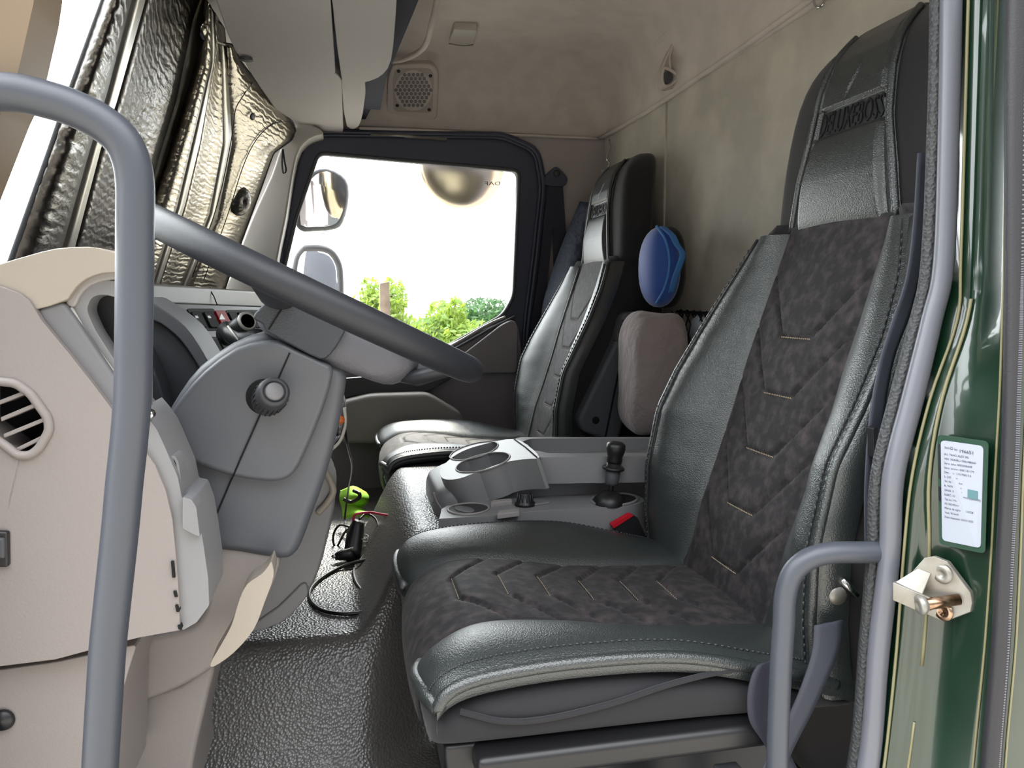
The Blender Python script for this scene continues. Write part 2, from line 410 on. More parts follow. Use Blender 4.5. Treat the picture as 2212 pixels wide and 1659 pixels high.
# far windscreen pillar trim
ap = [(655, 262), (700, 286), (668, 300), (640, 340), (618, 470), (600, 560), (592, 645), (478, 645), (495, 600), (540, 480), (585, 380), (606, 320), (625, 285)]
M['apost'] = mat('pale_pillar_trim', (170, 166, 160), .5, bump=(400, .15, .001))
struct(prism('trim_1', S2(ap, 3), 2.47, .12, M['apost'], bevel=.012))
# passenger door: dark frame round the glass, belt trim, panel
door = thing('door_1', '', '', W(850, 900, 2.6)); del door['label']; del door['category']; struct(door)
GI = rnd([(688, 330), (1122, 368), (1110, 640), (1088, 680), (985, 738), (860, 800), (560, 800), (600, 640), (640, 470)], 16, 4)
ob = [(870+(a-870)*1.012, 600+(b-600)*1.012) for a, b in oa]
prism_hole('window_frame', ob, [GI], 2.57, .05, M['rubberblue'] if 'rubberblue' in M else M.setdefault('rubberblue', mat('blue_black_rubber', (54, 58, 76), .42, bump=(500, .2, .001))), door, smooth=False)
for nm, ins, r, Y in (('seal', 0, .012, 2.575), ('seal', 11, .0055, 2.56)):
    c = Vector((870, 560))
    pts = []
    src = oa if ins == 0 else ob
    for a, b in src:
        d = (c-Vector((a, b))).normalized()*ins; pts.append(W(a+d.x, b+d.y, Y))
    tube(nm, pts, r, M['rubberblue'], door, closed=True, n=10)
tube('glass_channel', [W(a, b, 2.565) for a, b in GI], .006, M['dark'], door, closed=True, n=8)
tube('belt_trim', [W(870, 805, 2.55), W(985, 742, 2.55), W(1050, 704, 2.55), W(1092, 685, 2.55)], .006, M['lightgrey'], door, sp=4)
tube('belt_trim', [W(960, 765, 2.54), W(1000, 744, 2.54), W(1060, 710, 2.54), W(1112, 684, 2.54)], .005, M['dark'], door, sp=4)
dk = M.setdefault('doorpanel', mat('taupe_dark_door_plastic', (136, 130, 133), .55, bump=(450, .25, .001)))
prism('door_panel', rnd([(540, 780), (868, 792), (978, 740), (1090, 692), (1120, 700), (1128, 760), (1112, 1000), (1110, 1250), (500, 1250)], 12), 2.55, .04, dk, door, bevel=.008)
prism('door_pull', rnd([(1000, 765), (1085, 700), (1108, 690), (1120, 702), (1118, 806), (990, 808), (960, 800)], 12), 2.52, .04, dk, door, bevel=.014)
prism('armrest', rnd([(735, 868), (800, 852), (925, 848), (1000, 892), (1006, 960), (735, 960)], 16), 2.45, .1, M.setdefault('armr', mat('taupe_armrest', (150, 145, 140), .5, bump=(450, .25, .001))), door, bevel=.02)
prism('grab_recess', rnd([(738, 818), (960, 800), (985, 812), (925, 846), (800, 850), (738, 862)], 10), 2.50, .06, M['darker'], door, bevel=.01)
tube('door_closer', [W(800, 291, 2.56), W(870, 294, 2.56), W(965, 301, 2.56)], .006, M['steel'], door)
# its glass
w1 = prism('window_1', rnd([(660, 320), (1130, 362), (1118, 690), (985, 750), (860, 806), (560, 806), (600, 640)], 10), 2.595, .005, M['glass'], smooth=False); struct(w1)
# windscreen
def xw(y, z): return -.37-.13*(1-((y-1.6)/.85)**2)+.44*(z-.757)
rows = [[Vector((xw(.66+1.88*j/40, z)-.035, .66+1.88*j/40, z)) for j in range(41)] for z in (.70, .85, 1.0, 1.15, 1.33)]
struct(link('window_2', grid_me(rows), M['glass'], solid=.005))
# near windscreen pillar
struct(prism('trim_2', rnd([(-90, -60), (82, -60), (72, 10), (54, 90), (34, 178), (4, 240), (-90, 480)], 8), .64, .05, M.setdefault('apn', mat('brown_pillar_trim', (120, 104, 84), .5)), bevel=.01))
struct(box('trim_11', (.3, .62, 1.335), (1.3, .06, .16), M['paint'], bevel=.01))
struct(prism3('wall_outer', [Vector((x, .60, z)) for x, z in ((-.95, -.95), (-.375, -.95), (-.375, .70), (-.46, .735), (-.95, .735))], (0, .06, 0), M['paint'], bevel=.01))
struct(prism3('wall_nose', [Vector((x, .60, z)) for x, z in ((-.95, -.95), (-.90, -.95), (-.90, .735), (-.95, .735))], (0, 2.1, 0), M['paint'], bevel=.01))
struct(prism3('trim_13', [Vector((x, .60, z)) for x, z in ((-.54, .70), (-.42, .70), (-.16, 1.29), (-.27, 1.29))], (0, .05, 0), M['paint'], bevel=.01))
struct(box('trim_14', (.3, 1.6, 1.60), (1.3, 2.1, .05), M['paint'], bevel=.02))
struct(box('trim_15', (-.78, 1.65, .72), (.32, 2.0, .03), M['darker'], bevel=.005))
# green door pillar on the driver's side, swept from measured sections
T = [(-70, (2019, 2036, 2080, 2094, 2128, 2178, 2192, 2206, 2240)), (0, (2017, 2034, 2076, 2092, 2124, 2176, 2190, 2204, 2238)), (224, (2011, 2030, 2072, 2086, 2116, 2174, 2187, 2200, 2236)),
     (560, (1994, 2017, 2062, 2076, 2104, 2170, 2183, 2198, 2230)), (691, (1971, 1990, 2036, 2068, 2090, 2166, 2180, 2198, 2226)), (860, (1925, 1946, 1998, 2010, 2036, 2160, 2174, 2196, 2222)),
     (1030, (1885, 1905, 1955, 1970, 2008, 2150, 2168, 2192, 2214)), (1198, (1875, 1899, 1945, 1952, 2008, 2142, 2160, 2182, 2208)), (1397, (1864, 1877, 1921, 1937, 1996, 2128, 2150, 2172, 2198)),
     (1596, (1842, 1870, 1897, 1917, 1971, 2108, 2134, 2156, 2180)), (1740, (1818, 1848, 1876, 1898, 1950, 2094, 2122, 2146, 2170))]
YD = (.70, .688, .668, .662, .648, .592, .58, .566, .562)
sp_rows = spline([Vector([y]+list(c)) if False else None for y, c in T], 1) if False else None
def colsp(k):
    pts = [Vector((c[k], y, 0)) for y, c in T]; return spline(pts, 5)
CS = [colsp(k) for k in range(9)]
def pil(k, dy=0, dx=0): return [W(p.x+dx, p.y, YD[k]+dy) for p in CS[k]]
pl_ = thing('trim_3', '', '', W(2050, 1500, .64)); del pl_['label']; del pl_['category']; struct(pl_)
def strip(name, cols, m, **k):
    rows = [[c[i] for c in cols] for i in range(len(cols[0]))]
    return link(name, grid_me(rows), m, pl_, **k)
mid = lambda a, b, t, off=(0, 0, 0): [p*(1-t)+q*t+Vector(off) for p, q in zip(a, b)]
j2, j3, j4, j5, j8 = pil(2), pil(3), pil(4), pil(5), pil(8)
far = [p+Vector((.05, .04, 0)) for p in pil(0)]
strip('pillar_sheet', [far, pil(0, .006), pil(1, .006), mid(j2, j3, .5, (.004, 0, 0)), j3, mid(j3, j4, .35, (.006, 0, 0)), mid(j3, j4, .7, (.004, 0, 0)), j4, mid(j4, j5, .04, (.003, 0, 0)), mid(j4, j5, .5, (.001, 0, 0)), mid(j4, j5, .93), j5,
     mid(j5, pil(6), .5, (.004, 0, 0)), pil(6, 0), pil(7, .0), j8, [p+Vector((.05, -.002, 0)) for p in j8], [p+Vector((.5, 0, 0)) for p in j8]], M['paint'])
tube('crease_highlight', mid(j3, j4, .02, (-.0005, 0, 0)), .0016, M['creaselight'], pl_, n=6)  # thin tan tubes stand in for reflected highlights on the paint creases
tube('crease_highlight', [p for p in mid(j4, j4, 0, (-.0004, 0, 0))][18:42], .0018, M['creaselight'], pl_, n=6)
tube('crease_highlight', [p for p in mid(j4, j4, 0, (-.0004, 0, 0))][44:], .0014, M['creaselight'], pl_, n=6)
tube('crease_highlight', mid(j5, j5, 0, (-.0004, 0, 0)), .0012, M['creaselight'], pl_, n=6)
tube('crease_highlight', mid(j8, j8, 0, (-.002, 0, 0)), .0010, M['creaselight'], pl_, n=6)
# rubber door seal: grained lip and smooth tube
ds = thing('door_seal', 'soft grey rubber seal with grained lip running down the green door pillar', 'seal', W(1900, 1500, .69))
gl = mid(pil(0, -.004), pil(1, -.004), .5)
tube('grained_lip', gl, [.5*(a-b).length+.001 for a, b in zip(pil(0), pil(1))], M['sealgrain'], ds, n=12)
g2 = mid(pil(1, -.006), pil(2, -.004), .5)
tube('smooth_seal', g2, [.46*(a-b).length for a, b in zip(pil(1), pil(2))], M['sealtrim'], ds, n=14)
od = thing('door_seal', 'narrow ribbed black rubber weatherstrip at the right edge of the green pillar', 'seal', W(2140, 1500, .56))
g3 = mid(pil(6, -.004), pil(7, -.004), .5)
tube('weatherstrip', g3, [.5*(a-b).length for a, b in zip(pil(6), pil(7))], M['rubber'], od, n=10)
rb = []
for i in range(0, len(g3)-1):
    for s in range(7):
        c = g3[i]*(1-s/7)+g3[i+1]*(s/7); rb.append(tube_me([c+Vector((-.006, -.001, 0)), c+Vector((.001, -.0085, 0)), c+Vector((.007, -.001, 0))], .0008, 5))
link('rib', join_me(rb), M['sealtrim'], od)

# outside
struct(box('floor_ground', (0, 20, -1.25), (160, 160, .1), M['ground'], bevel=0)).name = 'ground'

# ================================================================ DASHBOARD
D = thing('dashboard', 'beige and dark grey wraparound dashboard with side air vent behind the grab handle', 'dashboard', W(200, 1500, .86))
vent = rnd([(-50, 820), (0, 824), (34, 828), (66, 850), (104, 903), (107, 930), (84, 970), (64, 984), (38, 984), (16, 966), (-50, 850+70)], 10, 3)
sidep = [(-70, 598), (0, 618), (40, 632), (62, 648), (75, 668), (88, 690), (150, 765), (205, 835), (250, 895), (300, 955), (335, 1005), (358, 1060), (372, 1120), (380, 1200), (386, 1280), (389, 1362), (300, 1378), (250, 1390), (120, 1425), (0, 1440), (-70, 1446)]
prism_hole('side_panel', sidep, [vent], .78, .14, M['beige'], D, bevel=.006, smooth=False)
av = link('air_vent', None or tube_me([W(a, b, .779) for a, b in vent], .0042, 10, closed=True), M['beige'], D)
prism('vent_duct', [(-60, 810), (120, 810), (120, 1000), (-60, 1000)], .83, .02, M['void'], av, smooth=False)
for a, b in (((-60, 838), (40, 812)), ((-10, 868), (66, 838)), ((0, 902), (90, 864)), ((6, 938), (104, 898)), ((26, 972), (104, 934))):
    a, b = Vector(a), Vector(b); q = [a, b, b+Vector((2, 9)), a+Vector((2, 9))]
    prism('slat', [(v.x, v.y) for v in q], .782, .04, M['beige'], av, bevel=.001)
so_ = prism('socket', [(-40, 1148), (16, 1150), (17, 1226), (-40, 1226)], .774, .02, M['black'], D, bevel=.002)
prism('socket_insert', [(-30, 1162), (8, 1164), (9, 1208), (-30, 1206)], .770, .01, M['dark'], so_, bevel=.002)
# pad and instrument hood
prism('upper_pad', S2([(-90, 600), (0, 570), (60, 552), (120, 537), (190, 533), (235, 541), (262, 556), (275, 580), (262, 588), (222, 590), (188, 602), (165, 620), (150, 641), (138, 650), (76, 669), (62, 650), (35, 634), (0, 622), (-90, 606)], 2), .785, .10, M['cap'], D, bevel=.010, seg=4)
prism('hood_lip', S2([(140, 655), (158, 622), (190, 596), (230, 582), (285, 580), (285, 604), (240, 604), (196, 616), (172, 640), (160, 664)], 2), .795, .06, M['lightgrey'], D, bevel=.004)
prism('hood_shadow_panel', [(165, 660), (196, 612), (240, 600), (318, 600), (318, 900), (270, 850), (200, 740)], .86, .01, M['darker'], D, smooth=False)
prism('trim_strip', [(78, 668), (134, 651), (162, 688), (264, 838), (312, 905), (312, 980), (264, 918), (205, 838), (150, 768), (90, 692)], .788, .02, M['grey'], D, bevel=.004)
bez_o = rnd([(134, 652), (168, 616), (206, 604), (260, 606), (314, 640), (314, 900), (262, 835), (160, 690)], 14, 4)
bez_i = rnd([(186, 668), (198, 640), (226, 636), (275, 650), (305, 700), (305, 850), (250, 782), (205, 712)], 14, 4)
bz = ring_prism('instrument_bezel', bez_o, bez_i, .800, .03, M['console'], D, bevel=.003)
prism('instrument_glass', bez_i, .85, .01, M['darker'], bz, smooth=False)
tube('bezel_groove', [W(153, 665, .798), W(175, 705, .797), W(205, 750, .797), W(252, 815, .797)], .0022, M['lens'], bz, n=8)
tube('bezel_groove', [W(148, 668, .798), W(168, 710, .797), W(200, 757, .797), W(250, 826, .797)], .002, M['void'], bz, n=8)
# pod wall to the right of the bar
prism('pod_wall', S2([(300, 676), (345, 690), (390, 730), (430, 788), (452, 830), (440, 900), (380, 980), (350, 1010), (300, 1000)], 3), 1.06, .12, M['darker'], D, bevel=.008)
prism('pod_rim', S2([(300, 640), (345, 664), (400, 706), (440, 765), (462, 812), (445, 822), (425, 785), (390, 735), (345, 698), (300, 680)], 3), 1.045, .12, M['dark'], D, bevel=.008)
prism('knee_shell', S2([(290, 740), (322, 775), (345, 830), (358, 885), (362, 950), (345, 985), (290, 960)], 3), 1.0, .05, M['darker'], D, bevel=.008)
# top trim: constant height ledge running across the cab
def dsec(y, a, b, xf=-.62):
    return [Vector((xf, y, .70)), Vector((xf, y, .752)), a+Vector((-.03, 0, .004)), a, b, b+Vector((-.03, 0, -.006))]
secs = []
for y, ta, tb_ in ((.9, None, None), (1.28, (326, 614), (338, 655)), (1.75, (462, 624), (470, 660)), (2.35, (603, 634), (592, 664)), (2.52, (640, 640), (636, 668))):
    if ta is None: a = Vector((-.36, y, .746)); b = Vector((-.36, y, .716))
    else: a = W(*ta, y); b = W(*tb_, y)
    secs.append(dsec(y, a, b))
loft('dash_top', secs, M.setdefault('dashtop', mat('warm_grey_dash_top', (124, 118, 113), .55, bump=(450, .2, .001))), D, bevel=.004)
tube('dash_seam', [W(452, 624, 1.72), W(462, 640, 1.71), W(470, 661, 1.70)], .0012, M['void'], D, n=6)
# centre face carrying the switches
PL = Plane(W(330, 655, 1.28), W(600, 664, 2.30), W(425, 800, 1.20))
plate('centre_panel', PL, rnd([(310, 652), (560, 663), (640, 668), (640, 800), (445, 806), (430, 780), (380, 720), (310, 672)], 6), -.05, 0, M['dark'], D, bevel=.003)
tube('panel_seam', [PL.at(383, 660, .0005), PL.at(402, 700, .0005), PL.at(442, 775, .0005)], .001, M['void'], D, n=6)
def quad(x0, y0, x1, y1, sk=.5): return [(x0, y0), (x1, y0), (x1+(y1-y0)*sk, y1), (x0+(y1-y0)*sk, y1)]
plate('switch_bank', PL, rnd(quad(404, 666, 462, 713), 5), -.002, .002, M['void'], D, bevel=.0008)
plate('switch_bank', PL, rnd(quad(487, 669, 560, 716), 5), -.002, .002, M['void'], D, bevel=.0008)
plate('switch_bank', PL, rnd(quad(444, 727, 500, 770), 5), -.002, .002, M['void'], D, bevel=.0008)
for i, x in enumerate((413, 440)):
    s = plate('switch', PL, rnd(quad(x, 672, x+20, 706), 4), .001, .006, M['switch'], D, bevel=.001)
    plate('switch_symbol', PL, quad(x+8, 682, x+14, 687), .006, .0065, M['lightgrey'], s, smooth=False)
s = plate('hazard_switch', PL, rnd(quad(465, 670, 486, 706), 4), .001, .008, M['red'], D, bevel=.001); s['label'] = 'red hazard warning switch'
plate('hazard_triangle', PL, [(478, 677), (487, 690), (474, 690)], .008, .0085, M['lightgrey'], s, smooth=False)
for x in (493, 514, 534): plate('switch', PL, rnd(quad(x, 673, x+16, 706), 4), .001, .006, M['switch'], D, bevel=.001)
for x in (450, 474): plate('switch', PL, rnd(quad(x, 733, x+20, 764), 4), .001, .005, M['switch'], D, bevel=.001)
# fuse cover strip and controls left of the column
prism('fuse_cover', rnd([(300, 880), (322, 905), (340, 930), (356, 965), (384, 1030), (393, 1076), (415, 1080), (430, 1120), (440, 1180), (450, 1250), (452, 1308), (425, 1345), (393, 1363), (386, 1290), (379, 1200), (371, 1130), (357, 1060), (334, 1005), (300, 960)], 6), .786, .09, M['console'], D, bevel=.004)
prism('cover_clip', rnd([(394, 1074), (414, 1080), (424, 1096), (432, 1160), (418, 1155), (394, 1142)], 4), .778, .03, M['console'], D, bevel=.003)
prism('cover_clip', rnd([(438, 1160), (444, 1180), (450, 1255), (444, 1262)], 3), .800, .03, M['grey'], D, bevel=.002)
for y0, y1, x in ((1213, 1248, 372), (1278, 1290, 377), (1308, 1322, 381), (1352, 1360, 386)): prism('cover_slot', [(x-3, y0), (x+3, y0), (x+6, y1), (x, y1)], .777, .012, M['void'], D, smooth=False)
k = ring_prism('headlamp_dial', rnd([(350, 985), (378, 984), (386, 1000), (394, 1060), (388, 1072), (366, 1074)], 8), rnd([(354, 992), (375, 991), (380, 1002), (386, 1056), (382, 1064), (368, 1066)], 6), .795, .03, M['console'], D, bevel=.002)
prism('dial_face', rnd([(354, 990), (376, 990), (387, 1060), (368, 1068)], 5), .81, .02, M['dark'], k, bevel=.002)
tube('latch_stalk', [W(312, 916, .80), W(321, 898, .78), W(326, 893, .77)], .0045, M['chrome'], D, n=10)
# lower beige mouldings
prism('lower_panel', S2([(250, 1396), (300, 1381), (389, 1366), (428, 1345), (448, 1300), (446, 1240), (430, 1150), (520, 1160), (600, 1160), (604, 1220), (574, 1300), (520, 1390), (465, 1440), (400, 1480), (330, 1510), (240, 1530)], 2), .922, .14, M['beige'], D, bevel=.018, seg=4)
prism('kick_panel', S2([(200, 1490), (300, 1500), (390, 1478), (462, 1430), (452, 1490), (436, 1560), (415, 1659), (402, 1760), (150, 1760)], 2), .940, .14, M['beige'], D, bevel=.014, seg=4)
prism('sill_panel', rnd([(-70, 1452), (0, 1447), (120, 1430), (296, 1392), (280, 1440), (258, 1520), (252, 1760), (-70, 1760)], 12), .80, .12, M['beige'], D, bevel=.008)
sb = lathe('screw', [(0, 0), (.010, 0), (.011, -.002), (.009, -.006), (0, -.007)], W(8, 1553, .80), (0, 1, 0), M['black'], D, n=24)
prism('pocket_lip', S2([(586, 1214), (591, 1245), (572, 1300), (548, 1360), (505, 1410), (462, 1440), (455, 1432), (476, 1395), (500, 1350), (517, 1295), (534, 1262), (565, 1240), (580, 1222)], 3), .852, .04, M['cap'], D, bevel=.006)
prism('centre_moulding', S2([(690, 990), (706, 1016), (723, 1058), (722, 1098), (706, 1170), (690, 1230), (664, 1284), (620, 1330), (590, 1352), (545, 1362), (545, 1300), (580, 1220), (620, 1150), (660, 1050)], 2), 1.17, .14, M['console'], D, bevel=.014, seg=4)
tube('pocket_rim', [W(686, 1108, 1.165), W(704, 1090, 1.163), W(720, 1062, 1.163), (W(712, 1035, 1.165)), W(700, 1012, 1.17)], .005, M['cap'], D, sp=5)
prism('toe_lip', S2([(545, 1350), (600, 1312), (648, 1264), (662, 1262), (666, 1280), (655, 1300), (610, 1345), (545, 1366)], 2), 1.165, .06, M['console'], D, bevel=.008)
r_ = prism('radio', rnd([(690, 850), (738, 850), (748, 880), (745, 920), (733, 955), (700, 1000), (680, 1000)], 8), 1.22, .08, M['grey'], D, bevel=.004)
tube('radio_edge', [W(744, 880, 1.215), W(746, 915, 1.215), W(735, 952, 1.215), W(712, 975, 1.215)], .0025, M['lens'], r_, sp=4)
lathe('radio_knob', [(0, -.01), (.006, -.01), (.007, 0), (0, 0)], W(735, 906, 1.215), (0, 1, 0), M['orange'], r_, n=16)
for q in range(4): prism('radio_button', [(714+q*6, 930-q*2), (718+q*6, 929-q*2), (716+q*6, 950-q*2), (712+q*6, 952-q*2)], 1.214, .01, M['white'], r_, smooth=False)
loft('dash_body', [[Vector((-.5, y, .715)), Vector((xr_, y, .712)), Vector((xr_+.05, y, .60)), Vector((xr_-.02, y, .42)), Vector((-.25, y, .2)), Vector((-.5, y, .15))] for y, xr_ in ((1.20, -.34), (1.7, -.30), (2.2, -.24), (2.5, -.2))], M['doorpanel'], D, bevel=.02)

# ---------------------------------------------------------------- steering column
C = thing('steering_column', 'dark grey steering column shroud under the wheel with round adjustment knob', 'steering column', W(560, 1200, .95))
shell = [(548, 724), (580, 724), (620, 745), (700, 780), (736, 793), (748, 812), (744, 850), (730, 930), (704, 1030), (675, 1110), (650, 1178), (632, 1204), (604, 1212), (520, 1199), (443, 1183), (404, 1120), (378, 1040), (358, 950), (354, 908), (385, 850), (430, 792), (500, 742)]
prism('shroud', S2(shell, 2), .915, .20, M['column'], C, bevel=.016, seg=5)
pad = [(560, 738), (600, 738), (640, 756), (712, 790), (718, 812), (704, 866), (680, 930), (656, 985), (636, 1022), (606, 1040), (560, 1040), (500, 1030), (430, 1006), (384, 975), (362, 932), (360, 906), (392, 856), (440, 802), (508, 752)]
prism('shroud_pad', S2(pad, 2), .897, .04, M['column'], C, bevel=.011, seg=5)
tube('shroud_seam', [W(626, 762, .8968), W(604, 812, .8965), W(585, 850, .8965), W(560, 900, .8955), W(520, 990, .8955), W(504, 1028, .8975), W(498, 1040, .914), W(470, 1106, .9145), W(440, 1172, .9145)], .0011, M['void'], C, n=6)
lathe('knob_recess', [(0, -.0015), (.0205, -.0015), (.0205, .003), (0, .003)], W(572, 857, .898), (0, 1, 0), M['void'], C, n=30)
ax = (W(596, 842, .845)-W(576, 868, .895)).normalized(); kb = W(576, 868, .895)
kn = lathe('adjustment_knob', [(0, 0), (.0165, 0), (.0175, .008), (.0175, .038), (.0165, .046), (.0135, .049), (.0120, .0485), (.0112, .046), (.0105, .046), (0, .046)], kb, ax, M['darker'], C, n=40)
lathe('knob_cap', [(0, .051), (.008, .0508), (.0098, .049), (.0098, .044), (0, .044)], kb, ax, M['grey'], kn, n=30)
s_ = ax.orthogonal().normalized(); u_ = ax.cross(s_)
rb = [tube_me([kb+ax*.006+(s_*math.cos(a)+u_*math.sin(a))*.0175, kb+ax*.032+(s_*math.cos(a)+u_*math.sin(a))*.0178], .0011, 6) for a in [2*math.pi*i/22 for i in range(22)]]
link('knob_grip', join_me(rb), M['black'], kn)
lathe('shroud_screw', [(0, -.002), (.006, -.002), (.007, 0), (0, 0)], W(727, 930, .935), (-.9, -1, 0), M['black'], C, n=18)
lathe('ignition_ring', [(.010, 0), (.0125, 0), (.0125, -.03), (.016, -.06), (0, -.06)], W(535, 694, 1.06), (.5, -.7, .3), M['black'], C, n=24)
lathe('ignition_ring_rim', [(.0095, 0), (.0125, .001), (.0135, -.002)], W(535, 694, 1.06)+Vector((.0005, -.001, .0005)), (.5, -.7, .3), M['steel'], C, n=24)
tube('indicator_stalk', [W(560, 730, 1.05), W(525, 735, 1.07), W(500, 722, 1.08), W(484, 705, 1.09)], [.012, .014, .013, .009], M['black'], C, n=12)
tube('stalk_trim', [W(492, 704, 1.068), W(514, 734, 1.055)], .0014, M['lens'], C, n=6)
# ---------------------------------------------------------------- steering wheel
WC = W(689, 635, 1.0); tl = (W(1033, 800, 1.0)-W(340, 470, 1.0)).normalized(); nrm = Vector((0, 1, 0)).cross(tl).normalized()
if nrm.z < 0: nrm = -nrm
S = thing('steering_wheel', 'large dark grey steering wheel tilted in front of the driver seat', 'steering wheel', WC)
R = .213
ring = [WC+tl*math.cos(a)*R+Vector((0, 1, 0))*math.sin(a)*R-nrm*.004 for a in [2*math.pi*i/72 for i in range(72)]]
tube('rim', ring, .0168, M['wheel'], S, n=20, closed=True)
# hub pad sits below the rim, wide in front and narrow behind
def hubsec(y, k):
    o = [(556, 690), (574, 664), (612, 634), (700, 662), (800, 700), (900, 745), (905, 790), (862, 822), (830, 826), (780, 806), (700, 778), (620, 742), (578, 716)]
    c = Vector((720, 730)); return [W(c.x+(a-c.x)*k, c.y+(b-c.y)*k, 1.0)+Vector((0, y-1.0, 0)) for a, b in o]
loft('hub', [hubsec(.905, .80), hubsec(.92, .93), hubsec(.95, 1), hubsec(1.0, 1.02), hubsec(1.05, 1), hubsec(1.08, .93), hubsec(1.095, .8)], M['hubgrey'], S, subd=1)
hp = [(545, 688), (562, 664), (600, 634), (660, 652), (745, 690), (738, 730), (712, 768), (690, 776), (640, 752), (575, 716), (568, 700)]
prism('column_boss', S2(hp, 2), .895, .2, M['hub'], S, bevel=.012, seg=4)
tube('boss_seam', [W(622, 648, .894), W(600, 680, .8935), W(580, 712, .894)], .001, M['void'], S, n=6)
for s in (-1, 1):
    for fr, to in (((870, 790), (985, 800)),):
        a = W(840, 800, 1.0+s*.03); b = WC+tl*R*math.cos(math.radians(32))+Vector((0, s*R*math.sin(math.radians(32)), 0))-nrm*.006
        tube('spoke', [a, a*.5+b*.5-nrm*.012, b], [.020, .017, .014], M['wheel'], S, n=14, flat=.6)
    a = W(640, 665, 1.0+s*.04); b = WC-tl*R*math.cos(math.radians(75))+Vector((0, s*R*math.sin(math.radians(75)), 0))-nrm*.006
    tube('spoke', [a, a*.5+b*.5-nrm*.008, b], [.020, .016, .013], M['wheel'], S, n=14, flat=.6)
prism('lower_spoke_cover', S2([(826, 822), (850, 808), (884, 796), (940, 782), (990, 790), (1010, 806), (960, 800), (906, 806), (876, 820), (850, 830)], 3), .97, .06, M['hubgrey'], S, bevel=.006)

# ---------------------------------------------------------------- grab handles
bc = [(-90, 196), (-20, 198), (39, 201), (100, 215), (154, 232), (215, 262), (260, 300), (283, 345), (292, 400), (292, 480), (291, 600), (289, 740), (286, 862), (278, 960), (269, 1042), (262, 1120), (254, 1199), (243, 1300), (233, 1397), (226, 1500), (220, 1596), (212, 1740)]
g = tube('grab_handle', [W(a, b, .62) for a, b in bc], .0132, M['bar'], n=24, sp=4)
tag(g, 'long grey coated metal grab bar crossing the picture in front of the dashboard', 'handle')
hc = [(1940, 1192, .68), (1860, 1193, .685), (1800, 1194, .69), (1750, 1206, .695), (1714, 1236, .70), (1697, 1285, .702), (1693, 1350, .702), (1688, 1420, .702), (1684, 1500, .702), (1680, 1600, .702), (1676, 1760, .702)]
g = tube('grab_handle', [W(*p) for p in hc], .0113, M['bar'], n=24, sp=5)
tag(g, 'shorter grey metal grab handle in front of the driver seat beside the green pillar', 'handle')

# ================================================================ SEATS
ZB = (.25, .298, .40, .467, .55, .63, .728, .82, .84); XB = (.50, .53, .556, .580, .607, .630, .662, .692, .697)
ZO = (.25, .30, .352, .436, .534, .599, .68, .753, .826, .84); XO = (.535, .524, .518, .518, .537, .569, .613, .650, .682, .690)
ZW = (.3, .60, .68, .753, .80, .84); WW = (.25, .25, .238, .215, .192, .172)
def bx(z, t):
    a = abs(t); c = lin(ZB, XB, z); o = lin(ZO, XO, z); wz = lin(ZW, WW, z)
    if a <= .12: return c-.004*math.cos(a/.12*math.pi/2)
    u = min(1, (a-.12)/(wz-.12)); return c*(1-sm(u))+o*sm(u)-.016*math.sin(math.pi*u)
YC = 1.0
def chev(d, a, k0, step, n, sl, flat):
    """groove depth for a chevron quilt: d along the seat, a distance from its middle"""
    best = 9
    for i in range(n):
        best = min(best, abs(d-(k0+step*i+sl*max(0, a-flat))))
    return math.exp(-(best/.0035)**2)
